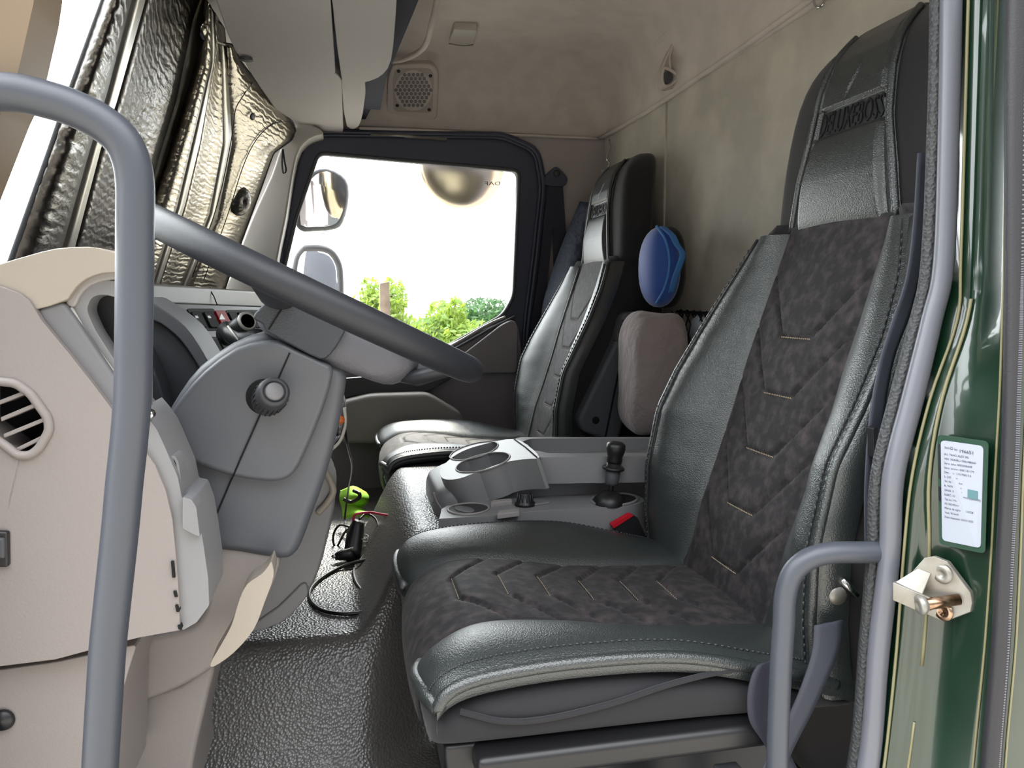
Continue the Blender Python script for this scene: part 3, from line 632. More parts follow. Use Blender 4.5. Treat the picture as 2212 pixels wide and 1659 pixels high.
def make_seat(label, passenger):
    s = thing('passenger_seat' if passenger else 'driver_seat', label, 'truck seat', Vector((.32, YC, .0)))
    P = lambda x, t, z: Vector((x, YC+t, z))
    # backrest body: closed rings
    secs = []
    for z, w, bk in ((.24, .22, .70), (.27, .245, .72), (.40, .25, .745), (.55, .25, .765), (.68, .240, .785), (.753, .217, .798), (.80, .196, .80), (.83, .180, .805), (.842, .16, .80)):
        fr = [P(bx(z, t)+.006, t, z) for t in [-w+2*w*i/20 for i in range(21)]]
        fr[0].x += .012; fr[-1].x += .012
        secs.append(fr+[P(lin((0, 1), (fr[-1].x, bk), .5), w+.006, z), P(bk-.01, w, z), P(bk, w*.7, z), P(bk+.005, 0, z), P(bk, -w*.7, z), P(bk-.01, -w, z), P(lin((0, 1), (fr[0].x, bk), .5), -w-.006, z)])
    loft('backrest', secs, M['side'], s)
    # velour centre, quilted
    rows = []
    for i in range(171):
        z = .262+(.835-.262)*i/170; r = []
        for j in range(49):
            t = -.122+.244*j/48
            g = chev(z, abs(t), .335, .083, 5, 1.15, .035) if z < .83 else 0
            e = math.exp(-((.122-abs(t))/.004)**2)
            pf = .004*math.sin(max(0, min(1, (z-.26)/.57))*math.pi)
            r.append(P(bx(z, t)-.003-pf+.0055*g+.005*e, t, z))
        rows.append(r)
    link('backrest_centre', grid_me(rows), M['velour'], s)
    for k in range(5):
        st = []; z = .335+.083*k
        for q in range(16):
            t = -.035+.07*q/15
            x = bx(z, t)-.0035; st.append(tube_me([P(x-.001, t, z-.001), P(x-.001, t+.0025, z+.0005)], .0006, 5))
        link('backrest_stitching', join_me(st), M['stitch'], s)
    for sg in (-1, 1):
        rows = []
        for i in range(91):
            z = .262+(.826-.262)*i/90; r = []
            for j in range(17):
                wz = lin(ZW, WW, z); a = .119+(wz-.119)*j/16; t = sg*a; u = j/16
                wr = .0016*noise.noise(Vector((z*34+sg*5, a*18, 3)))*math.sin(math.pi*min(1, u*1.1))
                r.append(P(bx(z, t)-.005+wr+.007*math.exp(-(u/.05)**2), t, z))
            # roll over the outer edge
            o = r[-1]; r += [o+Vector((.008, sg*.006, 0)), o+Vector((.022, sg*.008, 0)), o+Vector((.04, sg*.006, 0))]
            rows.append(r)
        link('backrest_bolster', grid_me(rows), M['leather'], s)
        zz = [.268+(.820-.268)*i/30 for i in range(31)]
        tube('piping', [P(bx(z, sg*lin(ZW, WW, z))-.006, sg*(lin(ZW, WW, z)-.003), z) for z in zz], .0058, M['leather'], s, n=10)
        tube('seam', [P(bx(z, sg*(lin(ZW, WW, z)-.014))-.0065, sg*(lin(ZW, WW, z)-.014), z) for z in zz], .0012, M['side'], s, n=6)
        if passenger: tube('light_piping', [P(bx(z, sg*.121)-.0085, sg*.121, z) for z in zz], .0028, M['pipe'], s, n=8)
        ss = []
        for i in range(52):
            z = .28+.53*i/52; wz = lin(ZW, WW, z)-.010; x = bx(z, sg*wz)-.0095; ss.append(tube_me([P(x, sg*wz, z), P(x, sg*wz, z+.005)], .0011, 5))
        link('bolster_stitching', join_me(ss), M['darker'], s)
    # head section
    hz = (.80, .84, .90, .97, 1.03, 1.07, 1.095, 1.115, 1.128, 1.135); hx = (.700, .700, .702, .708, .716, .729, .747, .767, .79, .81)
    hw = (.198, .198, .194, .186, .174, .158, .143, .122, .096, .06); hb = (.80, .80, .808, .815, .822, .83, .836, .84, .84, .835)
    pw_ = lambda z: lin((.82, .90, .965, 1.06, 1.12), (.124, .108, .090, .078, .066), z)
    def hxf(z, t): return lin(hz, hx, z)+.010*(abs(t)/.2)**3
    secs = []
    for z, w, b in zip(hz, hw, hb):
        fr = [P(hxf(z, t)+(.014 if abs(i-10) == 10 else 0), t, z) for i, t in enumerate([-w+2*w*i/20 for i in range(21)])]
        m_ = (fr[0].x+b)/2
        secs.append(fr+[P(m_, w+.006, z), P(b-.012, w*.96, z), P(b, w*.7, z), P(b+.003, 0, z), P(b, -w*.7, z), P(b-.012, -w*.96, z), P(m_, -w-.006, z)])
    loft('headrest', secs, M['side'], s, subd=1)
    # leather face of the headrest, tapering upwards
    def face(z, q):
        w = pw_(z); t = q*w; x = hxf(z, t)-.006; e = sm((.97-abs(q))/.12)
        if z < .961: x -= .011*max(0, math.sin(math.pi*min(1, max(0, (z-.822)/.140))))**.5*(1 if abs(q) < .80 else max(0, .6*(1-(abs(q)-.80)/.14)))
        x += .006*math.exp(-((abs(q)-.84)/.03)**2)
        if .961 < z < 1.005: x += .004*e
        if z > 1.005: x -= .003*e
        return Vector((x, YC+t, z))
    rows = []
    for i in range(120):
        z = .826+(1.118-.826)*i/119; r = []
        for j in range(61):
            q = -1+2*j/60; p = face(z, q)
            if j in (0, 60): p.x += .010
            if 1.005 < z < 1.06: p.x += .0045*math.exp(-((q*.09+(z-1.032)*.5)/.0028)**2)*math.sin(math.pi*(z-1.005)/.055)
            r.append(p)
        r = [r[0]+Vector((.010, -.001, 0))]+r+[r[-1]+Vector((.010, .001, 0))]
        rows.append(r)
    link('headrest_panel', grid_me(rows), M['leather'], s)
    for sg in (-1, 1):
        tube('headrest_piping', [face(z, sg*.98)+Vector((-.001, 0, 0)) for z in [.828+.285*i/24 for i in range(25)]], .0052, M['leather'], s, n=10)
        tube('headrest_seam', [face(z, sg*.84)+Vector((-.0005, 0, 0)) for z in [.83+.27*i/24 for i in range(25)]], .0010, M['void'], s, n=6)
    def tm(x, y, w):
        z = .966+y*.047; return face(z, .80-x*1.60/w)+Vector((-.0005, 0, 0))
    te = link('headrest_lettering', text_me('DELUXEBOSS', tm), M['black'], s, smooth=False, solid=.0035, off=0)
    te['label'] = 'embossed black lettering DELUXEBOSS'
    # cushion
    CX = ((.078, .215), (.074, .25), (.080, .283), (.100, .307), (.15, .327), (.24, .321), (.32, .307), (.43, .298), (.50, .294), (.56, .285))
    OX = ((.082, .225), (.078, .265), (.082, .300), (.098, .322), (.140, .333), (.232, .338), (.347, .332), (.458, .305), (.52, .288), (.57, .27))
    ca = spline([Vector((a, 0, b)) for a, b in CX], 14); oa_ = spline([Vector((a, 0, b)) for a, b in OX], 14)
    nrm_ = []
    for i in range(len(ca)):
        a, b = ca[max(0, i-1)], ca[min(len(ca)-1, i+1)]; d = (b-a).normalized(); nrm_.append(Vector((-d.z, 0, d.x)))
    def cu(i, t, off=0):
        a = abs(t)
        if a <= .12: p = ca[i]+nrm_[i]*(.006*math.cos(a/.12*math.pi/2))
        else:
            u = (a-.12)/.13; q = sm(u); p = ca[i]*(1-q)+oa_[i]*q+nrm_[i]*(.015*math.sin(math.pi*u)**.8 if u < 1 else 0)
        return Vector((p.x, YC+t, p.z))+nrm_[i]*off
    N_ = len(ca)
    rows = []
    for i in range(N_):
        r = []
        for j in range(49):
            t = -.122+.244*j/48; x = ca[i].x if i > 40 else ca[i].x
            g = chev(x, abs(t), .135, .062, 6, .75, .035) if i > 36 else 0
            r.append(cu(i, t, .004-.006*g-.004*math.exp(-((.122-abs(t))/.004)**2)))
        rows.append(r)
    # finer along the seat
    cols = [spline([rows[i][j] for i in range(0, N_)], 1) for j in range(49)]
    fine = []
    for i in range(N_-1):
        for k in range(3):
            r = []
            for j in range(49):
                t = -.122+.244*j/48; a = i+k/3; p = rows[i][j]*(1-k/3)+rows[i+1][j]*(k/3); r.append(p)
            fine.append(r)
    link('cushion_centre', grid_me(fine), M['velour'], s)
    for k in range(6):
        st = []; x = .135+.062*k; i = min(range(N_), key=lambda q: abs(ca[q].x-x) if q > 36 else 9)
        for q in range(14):
            t = -.035+.07*q/13; p = cu(i, t, .0015); st.append(tube_me([p, p+Vector((.0006, .0026, 0))], .0006, 5))
        link('cushion_stitching', join_me(st), M['stitch'], s)
    i0 = 14
    for sg in (-1, 1):
        rows = []
        for i in range(i0+10, N_):
            r = []
            for j in range(17):
                u = j/16; t = sg*(.119+.131*u); end = sm((i-i0-10)/10)
                r.append(cu(i, t, .006*end*(1-math.exp(-(u/.06)**2))))
            o = r[-1]; r += [o+Vector((0, sg*.008, -.004)), o+Vector((0, sg*.010, -.014)), o+Vector((0, sg*.006, -.022))]
            rows.append(r)
        link('cushion_bolster', grid_me(rows), M['leather'], s)
        pp = [cu(i, sg*.25, .002)+Vector((0, sg*.004, -.002)) for i in range(i0+16, N_-8)]
        ip = [cu(i0+16, sg*(.125+.125*k/6), .004) for k in range(6)]
        tube('cushion_piping', ip+pp, .0075, M['leather'], s, n=12)
        ss = []
        for i in range(i0+18, N_-14, 1):
            p = cu(i, sg*.236, .0068); q = cu(i+1, sg*.236, .0068); ss.append(tube_me([p, p*.45+q*.55], .0011, 5))
        link('cushion_stitching', join_me(ss), M['darker'], s)
    secs = []
    for x, dz, w, zb in ((.072, -.05, .215, .252), (.076, -.03, .235, .246), (.086, -.010, .248, .242), (.13, -.008, .254, .240), (.24, -.008, .256, .240), (.35, -.008, .256, .240), (.46, -.008, .254, .240), (.56, -.006, .25, .24), (.60, -.02, .24, .24)):
        zc = lin([p.x for p in ca[36:]], [p.z for p in ca[36:]], x)+dz; zo = lin([p.x for p in oa_[36:]], [p.z for p in oa_[36:]], x)+dz-.006
        h = zo-zb
        secs.append([Vector((x, YC+t, z)) for t, z in ((-w, zo), (-.12, zc), (.12, zc), (w, zo), (w+.004, zb+h*.66), (w-.002, zb+h*.3), (w-.022, zb), (0, zb), (-w+.022, zb), (-w+.002, zb+h*.3), (-w-.004, zb+h*.66))])
    loft('cushion_skirt', secs, M['fabric'], s, subd=2)
    for sg in (-1, 1):
        tube('skirt_seam', [Vector((x, YC+sg*y, z)) for x, y, z in ((.105, .254, .298), (.15, .2595, .285), (.20, .2600, .283), (.27, .2600, .292), (.33, .2600, .305), (.39, .258, .312), (.46, .256, .312))], .0032, M['fabric'], s, sp=6, n=8)
    # frame
    def fr(z0, z1, x0, x1, w, nm, m, bv=.008): return box(nm, ((x0+x1)/2, YC, (z0+z1)/2), (x1-x0, w*2, z1-z0), m, s, bevel=bv)
    fr(.222, .250, .120, .46, .268, 'seat_rail', M['black'], .008)
    fr(.20, .25, .09, .130, .235, 'front_plate', M['black'], .006)
    fr(.03, .23, .15, .52, .20, 'suspension_cover', M['darker'], .01)
    fr(.02, .05, .12, .55, .23, 'seat_base', M['black'], .006)
    for a, b in ((.20, .24), (.30, .36), (.40, .43)):
        box('rail_bracket', ((a+b)/2, YC-.245, .155), (b-a, .02, .07), M['dark'], s, bevel=.003)
    tube('adjuster_lever', [Vector((.085, YC-.235, .225)), Vector((.083, YC-.245, .19)), Vector((.088, YC-.25, .16)), Vector((.098, YC-.25, .10))], .005, M['black'], s, sp=4)
    return s
dseat = make_seat('black velour and faux leather truck seat nearest the open green door', False)
pseat = make_seat('truck seat at the passenger window, light piping and folded-up armrest', True)
# the far seat stands the same way 1.15 m across the cab
pseat.location = pseat.location+Vector((.012, 1.15, 0))
pk = .0
def prism_p(name, pts, Y, t, m, parent, **k):
    """part of the far seat, outline measured where it stands"""
    o = prism(name, pts, Y, t, m, None, **k); o.parent = parent; o.location = -parent.location; return o
arm = prism_p('armrest', rnd([(1345, 684), (1356, 673), (1392, 674), (1396, 700), (1384, 760), (1340, 945), (1325, 952), (1290, 945), (1258, 932), (1250, 905), (1332, 735)], 10), 1.86, .05, M.setdefault('arm', mat('armrest_grey', (84, 88, 94), .55)), pseat, bevel=.010, seg=4)
a2 = prism('armrest_groove', [(1346, 744), (1384, 722), (1386, 726), (1350, 746), (1310, 945), (1306, 944)], 1.8595, .003, M['void'], arm, smooth=False)
a3 = lathe('armrest_pivot', [(0, -.002), (.009, -.002), (.010, .001), (0, .001)], W(1287, 908, 1.86), (0, 1, 0), M['void'], arm, n=24)
prism('armrest_catch', rnd([(1344, 690), (1352, 690), (1336, 738), (1328, 736)], 3), 1.855, .02, M['dark'], arm, bevel=.002)
# side panel low down by the door, release levers
lv = tube('recline_lever', [W(1818, 1252, .742), W(1834, 1268, .74), W(1850, 1286, .74)], .0042, M['chrome'], dseat, n=10)
lathe('recline_pivot', [(0, -.004), (.010, -.004), (.012, 0), (.012, .01)], W(1808, 1286, .745), (0, 1, 0), M['steel'], dseat, n=20)
prism('side_shield', rnd([(1780, 1380), (1800, 1200), (1830, 1160), (1890, 1170), (1890, 1659), (1780, 1720), (1700, 1600)], 40), .86, .1, M['side'], dseat, bevel=.02)

# ================================================================ CONSOLES
def plate_hole(name, outer, holes, z, t, m, parent=None, **k):
    f = (lambda a, b: HZ(a, b, z)) if not isinstance(z, Plane) else (lambda a, b: z.at(a, b))
    dn = Vector((0, 0, -t)) if not isinstance(z, Plane) else z.n*-t
    loops = [[f(a, b) for a, b in outer]]+[[f(a, b) for a, b in h] for h in holes]
    tri = tessellate_polygon([[Vector((p.x, p.y, 0)) for p in l] for l in loops])
    v = [p for l in loops for p in l]; n = len(v); v += [p+dn for p in v]
    F_ = [tuple(a) for a in tri]+[tuple(n+i for i in reversed(a)) for a in tri]; s = 0
    for l in loops:
        for i in range(len(l)): F_.append((s+i, s+(i+1) % len(l), n+s+(i+1) % len(l), n+s+i))
        s += len(l)
    return link(name, mesh_of(v, F_), m, parent, **k)
K = thing('centre_console', 'tall grey centre console with two cup holders and long open tray', 'console', Vector((.4, 1.5, .2)))
prof = [(.160, .20), (.155, .29), (.154, .335), (.157, .352), (.166, .363), (.20, .378), (.25, .392), (.315, .42), (.40, .433), (.84, .433), (.84, .20)]
secs = []
prof = [(v.x, v.y) for v in spline([Vector(p+(0,)) for p in prof], 3)]
for y, k_ in ((1.395, .86), (1.398, .915), (1.405, .955), (1.418, .982), (1.44, 1), (1.59, 1), (1.61, .99), (1.626, .965), (1.637, .9)):
    c = Vector((.5, .25)); dz = -.034
    secs.append([Vector((c.x+(a-c.x)*k_ if a < .5 else a, y, (c.y+(b-c.y)*k_ if b > .25 else b)+(dz if b > .40 else 0))) for a, b in prof])
loft('console_body', secs, M['console'], K)
PN = Plane((.16, 1.41, .382), (.315, 1.41, .434), (.315, 1.6, .434))
PNo = [(958, 1006), (978, 987), (1010, 970), (1060, 956), (1110, 948), (1140, 962), (1165, 988), (1130, 992), (1085, 1000), (1030, 1020), (990, 1034), (960, 1035), (950, 1022)]
def ell(cx, cy, a, b, r, n=28):
    r = math.radians(r); return [(cx+a*math.cos(t)*math.cos(r)-b*math.sin(t)*math.sin(r), cy+a*math.cos(t)*math.sin(r)+b*math.sin(t)*math.cos(r)) for t in [2*math.pi*i/n for i in range(n)]]
cups = [ell(1043, 999, 60, 17, -14), ell(1024, 974, 54, 15, -15)]
plate_hole('cup_holder_panel', S2(PNo, 3), cups, PN, .06, M['console'], K, smooth=False, bevel=.003)
for c in cups: link('cup_holder_rim', tube_me([PN.at(a, b, .0005) for a, b in c], .0016, 8, closed=True), M['lightgrey'], K)
plate_hole('cup_holder_floor', S2(PNo, 3), [], Plane((.18, 1.41, .352), (.315, 1.41, .394), (.315, 1.6, .394)), .004, M['darker'], K, smooth=False)
ho = rnd([(1113, 960), (1145, 947.5), (1500, 947), (1500, 978), (1185, 979), (1165, 974), (1142, 972)], 6)
plate_hole('tray_top', rnd([(1110, 948), (1125, 944), (1510, 944), (1510, 985), (1400, 985), (1165, 988), (1150, 975)], 5), [ho], .4335, .05, M['console'], K, smooth=False, bevel=.003)
plate_hole('tray_floor', rnd([(1110, 948), (1125, 944), (1510, 944), (1510, 985), (1150, 985)], 5), [], .385, .004, M['darker'], K, smooth=False)
prism('console_side_band', S2([(1130, 992), (1165, 990), (1300, 988), (1520, 986), (1520, 1026), (1300, 1026), (1200, 1028), (1172, 1020), (1148, 1004)], 2), 1.386, .02, M.setdefault('teal_grey', mat('slate_plastic', (70, 78, 82), .4, bump=(500, .15, .001))), K, bevel=.003)
tube('console_seam', [PN.at(1110, 948, .0008), PN.at(1135, 966, .0008), PN.at(1160, 988, .0008)], .0012, M['void'], K, n=6)
tube('base_groove', [W(937, 1064, 1.386), W(944, 1085, 1.386), W(960, 1106, 1.386)], .0016, M['lightgrey'], K, n=6, sp=4)
ts = thing('rocker_switch', 'small grey rocker switch at the front end of the console tray', 'switch', HZ(1130, 967, .43))
box('switch_body', HZ(1130, 967, .430), (.022, .016, .012), M['grey'], ts, bevel=.002)
G = thing('gear_console', 'low grey gear console beside the driver seat with knob and two buttons', 'console', Vector((.4, 1.33, .3)))
top = S2([(952, 1108), (966, 1092), (1058, 1079), (1170, 1069), (1278, 1062), (1343, 1062), (1376, 1070), (1392, 1082), (1340, 1095), (1210, 1100), (1069, 1113), (1000, 1127), (962, 1135), (950, 1126)], 2)
bot_ = S2([(944, 1140), (958, 1110), (1058, 1092), (1170, 1080), (1278, 1070), (1353, 1068), (1398, 1076), (1420, 1094), (1346, 1112), (1212, 1118), (1069, 1131), (1000, 1142), (962, 1150), (946, 1150)], 2)
a = [HZ(x, y, .350) for x, y in top]
for p in a: p.y = min(max(p.y, 1.276), 1.386)
mc = sum(a, Vector())/len(a); b = [mc+Vector(((p.x-mc.x)*1.03, (p.y-mc.y)*1.03, -.14)) for p in a]
link('console_body', prism_me(a, None, b), M['console'], G, bevel=.006, seg=4)
link('oddments_tray_rim', tube_me([HZ(x, y, .351) for x, y in ell(1012, 1099, 44, 12, -3)], .002, 8, closed=True), M['lightgrey'], G)
prism3('oddments_tray', [HZ(x, y, .3515) for x, y in ell(1012, 1099, 42, 11, -3)], (0, 0, -.004), M['darker'], G, bevel=.0005)
prism3('coin_slot', [HZ(x, y, .353) for x, y in ell(1003, 1099, 22, 6, 8)], (0, 0, -.003), M['grey'], G, bevel=.0005)
for pts in ([(1058, 1079), (1106, 1074), (1111, 1082), (1056, 1089)], [(1074, 1101), (1125, 1095), (1126, 1106), (1070, 1113)]):
    pass
for pts in ([(1062, 1080), (1104, 1076), (1107, 1081), (1060, 1087)], [(1078, 1102), (1122, 1097), (1122, 1105), (1074, 1111)]):
    prism3('push_button', [HZ(x, y, .357) for x, y in pts], (0, 0, -.009), M['lightgrey'], G, bevel=.0015)
prism3('mode_plate', [HZ(x, y, .354) for x, y in [(1118, 1079), (1176, 1075), (1187, 1084), (1140, 1091), (1114, 1089)]], (0, 0, -.004), M['console'], G, bevel=.001)
kb2 = HZ(1134, 1090, .351)
kn = lathe('rotary_knob', [(.0, .0), (.0195, .0), (.0185, .004), (.0145, .007), (.0135, .020), (.0125, .023), (0, .0235)], kb2, (0, 0, 1), M['black'], G, n=28)
rb = [tube_me([kb2+Vector((math.cos(q)*.0145, math.sin(q)*.0145, .007)), kb2+Vector((math.cos(q)*.0132, math.sin(q)*.0132, .021))], .0013, 6) for q in [math.pi*2*i/12 for i in range(12)]]
link('knob_grip', join_me(rb), M['darker'], kn)
link('lever_bezel', tube_me([HZ(x, y, .352) for x, y in ell(1327, 1079, 50, 13, -2)], .0028, 8, closed=True), M['console'], G)
prism3('lever_well', [HZ(x, y, .3515) for x, y in ell(1327, 1079, 48, 12, -2)], (0, 0, -.003), M['void'], G, smooth=False)
GL = thing('gear_lever', 'black gear lever with short knob standing on the low grey console', 'gear lever', HZ(1316, 1085, .351))
b0 = HZ(1316, 1086, .351); t0 = W(1332, 955, b0.y-.005); axg = (t0-b0).normalized(); H = (t0-b0).length
lathe('lever_dome', [(.030, -.002), (.030, .002), (.027, .010), (.020, .017), (.010, .0215), (0, .0225)], b0, (0, 0, 1), M['black'], GL, n=36)
lathe('lever_shaft', [(0, .01), (.0050, .01), (.0050, .05), (0, .05)], b0, axg, M['black'], GL, n=18)
lathe('lever_sleeve', [(.006, .034), (.0115, .035), (.0125, .04), (.0135, .062), (.011, .064), (0, .064)], b0, axg, M['dark'], GL, n=28)
lathe('lifting_collar', [(.0, .062), (.018, .0625), (.0205, .064), (.0205, .067), (.018, .069), (.0135, .0695), (.0130, .076), (0, .076)], b0, axg, M['black'], GL, n=32)
lathe('lever_knob', [(0, .076), (.0135, .076), (.0145, .080), (.0140, .088), (.0165, .095), (.0178, .102), (.0170, H-.004), (.012, H), (0, H+.001)], b0, axg, M['black'], GL, n=36)
# seat belt buckle
BK = thing('belt_buckle', 'black seat belt buckle with red release button beside the driver seat', 'buckle', W(1370, 1160, 1.28))
prism('buckle_body', rnd([(1322, 1138), (1366, 1112), (1378, 1118), (1396, 1160), (1380, 1172), (1340, 1160)], 5), 1.264, .012, M['black'], BK, bevel=.003)
prism('release_button', rnd([(1320, 1134), (1362, 1110), (1370, 1114), (1326, 1142)], 3), 1.262, .012, M['red'], BK, bevel=.002)
ribbon('buckle_stalk', [W(1385, 1165, 1.27), W(1398, 1190, 1.272), W(1410, 1230, 1.272)], .012, .003, M['void'], BK, wdir=(.8, 0, .5))
# driver's belt webbing
db = thing('seat_belt', 'grey seat belt webbing hanging between driver seat and green pillar', 'seat belt', W(1700, 1659, .74))
ribbon('shoulder_webbing', [W(2000, 330, .735), W(1990, 480, .735), W(1972, 600, .73), W(1945, 690, .73), W(1915, 780, .73), (W(1894, 900, .725)), W(1884, 1040, .725), W(1884, 1180, .725)], .0135, .0015, M['belt'], db, wdir=[(.9, .2, .1), (.9, .2, .1), (.9, .3, .1), (1, .2, .3), (.9, .3, .1), (.9, .3, .05), (.9, .3, 0), (.9, .3, 0)])
ribbon('lap_webbing', [W(1790, 1345, .725), W(1785, 1400, .724), W(1765, 1460, .722), W(1730, 1540, .722), W(1680, 1640, .722), W(1640, 1740, .722)], .019, .0015, M['belt'], db, wdir=[(1, .1, .05), (1, .1, .1), (1, .1, .25), (1, .1, .3), (1, .1, .35), (1, .1, .4)])
bw = thing('belt_anchor_webbing', 'dark grey stitched belt end looped beside the seat rail', 'seat belt', W(1640, 1560, .742))
ribbon('webbing_loop', [W(1668, 1425, .730), W(1655, 1450, .728), W(1645, 1500, .727), W(1650, 1560, .727), W(1680, 1620, .727), W(1720, 1700, .727)], .018, .0018, M['beltdark'], bw, wdir=[(1, .1, .2), (1, .1, .1), (1, .1, 0), (1, .1, -.2), (.9, .1, -.4), (.9, .1, -.4)])

# ================================================================ OVERHEAD SHELF AND SUNSHADE
O = thing('overhead_shelf', 'grey overhead storage shelf above the windscreen with drop-down lids', 'shelf', HZ(700, 60, 1.3))
def up(name, pts, z, t, m, **k): return prism3(name, [HZ(a, b, z) for a, b in pts], (0, 0, t), m, O, **k)
up('storage_lid', rnd([(405, -150), (452, -40), (470, 10), (492, 76), (512, 118), (532, 134), (620, 152), (725, 163), (713, -10), (705, -150)], 9), 1.238, .03, M['visor'], bevel=.007)
up('storage_lid', rnd([(520, 120), (545, 165), (590, 230), (628, 275), (648, 286), (728, 294), (742, 288), (738, 172), (725, 158), (620, 146)], 9), 1.252, .03, M['visor'], bevel=.008)
lathe('lid_latch', [(0, -.004), (.012, -.004), (.014, .006), (0, .006)], HZ(532, 124, 1.238), (0, 0, -1), M['dark'], O, n=20)
up('shelf_end', S2([(712, -150), (718, 10), (737, 165), (746, 178), (756, 184), (800, 175), (828, 160), (845, 130), (853, 60), (858, -20), (864, -150)], 2), 1.246, .05, M['visor'], bevel=.012, seg=4)
up('shelf_bracket', rnd([(737, 168), (760, 182), (788, 172), (790, 200), (783, 250), (776, 272), (764, 280), (750, 276), (742, 240)], 8), 1.258, .05, M['visor'], bevel=.008)
up('dark_gap_strip', [(780, -150), (935, -150), (912, -20), (892, 30), (838, 160), (800, 238), (780, 275), (760, 270), (760, 100)], 1.300, .05, M['gap'], smooth=False)  # dark blue strip filling the opening beside the shelf end
box('shelf_back', (-.02, 1.65, 1.33), (.26, 1.5, .08), M['gap'], O, bevel=0)

# silver windscreen sunshade: pleated foil sheet on the windscreen surface
SH = thing('sunshade', 'crinkled silver foil sunshade covering the windscreen', 'sunshade', W(300, 600, 1.6))
def poly(pts):
    ys = [p[1] for p in pts]; xs = [p[0] for p in pts]; return lambda y: lin(ys, xs, y) if ys[0] <= y <= ys[-1] else (xs[0]+(xs[1]-xs[0])/(ys[1]-ys[0])*(y-ys[0]) if y < ys[0] else xs[-1]+(xs[-1]-xs[-2])/(ys[-1]-ys[-2])*(y-ys[-1]))
cx_ = [poly([(225, 0), (146, 215), (110, 320), (20, 572)]), poly([(282, 0), (228, 205), (193, 320), (122, 572)]), poly([(312, 0), (250, 220), (216, 320), (150, 572)]),
       poly([(430, 0), (416, 40), (380, 216), (345, 330), (315, 430), (262, 600)]), poly([(444, 0), (424, 130), (392, 240), (360, 340), (275, 600)]),
       poly([(455, 0), (455, 135), (409, 328), (382, 444), (332, 605)]), poly([(462, 0), (467, 104), (430, 310), (398, 444), (346, 605)]),
       poly([(475, 0), (478, 150), (480, 309), (451, 463), (392, 612)]), poly([(480, 0), (492, 150), (500, 309), (470, 463), (408, 614)]),
       poly([(470, 0), (432, 60), (440, 88), (503, 98), (520, 135), (560, 185), (594, 220), (634, 268), (638, 285), (628, 303), (590, 330), (560, 415), (524, 512), (484, 626)])]
ybot = [592, 590, 590, 612, 612, 618, 620, 626, 630, 638]
ripple = [0, .3, .3, .8, .2, -.2, .2, .4, .2, 0]
def shf(off): return lambda p: p.x-xw(p.y, p.z)-off
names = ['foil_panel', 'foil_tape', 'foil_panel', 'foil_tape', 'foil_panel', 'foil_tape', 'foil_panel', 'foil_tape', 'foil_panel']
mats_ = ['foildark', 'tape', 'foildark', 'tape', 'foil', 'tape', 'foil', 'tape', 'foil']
depth = [0, .02, .028, -.012, -.014, .02, .024, .004, .006, .012]
first = {}
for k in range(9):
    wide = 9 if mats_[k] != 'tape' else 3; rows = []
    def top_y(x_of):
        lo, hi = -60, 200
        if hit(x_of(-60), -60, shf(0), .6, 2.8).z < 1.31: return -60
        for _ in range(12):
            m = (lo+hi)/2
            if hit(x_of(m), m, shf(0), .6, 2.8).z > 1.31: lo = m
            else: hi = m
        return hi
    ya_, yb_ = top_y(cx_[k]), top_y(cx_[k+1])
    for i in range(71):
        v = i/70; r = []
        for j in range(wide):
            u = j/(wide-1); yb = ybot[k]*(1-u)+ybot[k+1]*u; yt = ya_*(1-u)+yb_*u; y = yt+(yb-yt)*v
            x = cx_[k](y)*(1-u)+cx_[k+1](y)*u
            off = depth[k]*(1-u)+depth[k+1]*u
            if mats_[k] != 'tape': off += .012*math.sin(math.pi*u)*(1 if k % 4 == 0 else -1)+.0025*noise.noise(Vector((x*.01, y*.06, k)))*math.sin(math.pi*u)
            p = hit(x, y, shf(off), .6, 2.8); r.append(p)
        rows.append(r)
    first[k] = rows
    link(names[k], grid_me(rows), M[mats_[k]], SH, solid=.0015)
tube('edge_binding', [r[0] for r in first[0]][2:], .0040, M['foiledge'], SH, n=8)
rt_ = [r[-1] for r in first[8]]; tube('edge_binding', rt_[6:], .0038, M['foiledge'], SH, n=8)
for pts in ([(508, 222), (498, 300), (490, 400), (430, 580)],): tube('stitch_line', [hit(a, b, shf(.022), .6, 2.8) for a, b in [(545, 178), (520, 215), (508, 240), (500, 300), (470, 440), (415, 600)]], .0012, M['foiledge'], SH, n=6, sp=4)
tube('stitch_line', [hit(a, b, shf(.024), .6, 2.8) for a, b in [(628, 262), (590, 268), (555, 300), (525, 360), (490, 470), (440, 605)]], .0012, M['foiledge'], SH, n=6, sp=4)
c = hit(545, 252, shf(.028), .6, 2.8); c2 = hit(522, 436, shf(.03), .6, 2.8)
lathe('eyelet', [(.004, -.001), (.0085, -.001), (.0085, .002), (.004, .002)], c, (1, -.6, -.3), M['foiledge'], SH, n=20)
lathe('eyelet_hole', [(0, .0), (.0062, .0), (.0062, .001), (0, .001)], c+Vector((.002, -.002, 0)), (1, -.6, -.3), M['white'], SH, n=20)
lathe('suction_cup', [(0, .002), (.012, .006), (.03, .004), (.040, -.004), (.041, -.008)], c2+Vector((.002, -.004, 0)), (1, -.7, -.3), M['foildark'], SH, n=28).scale = (1, 1, 1)
ribbon('strap_loop', [W(611, 322, 2.38), W(614, 345, 2.37), W(618, 368, 2.37), W(612, 374, 2.375), W(609, 350, 2.38), W(611, 324, 2.385)], .004, .001, M['beltdark'], SH, wdir=(.6, -.6, 0))

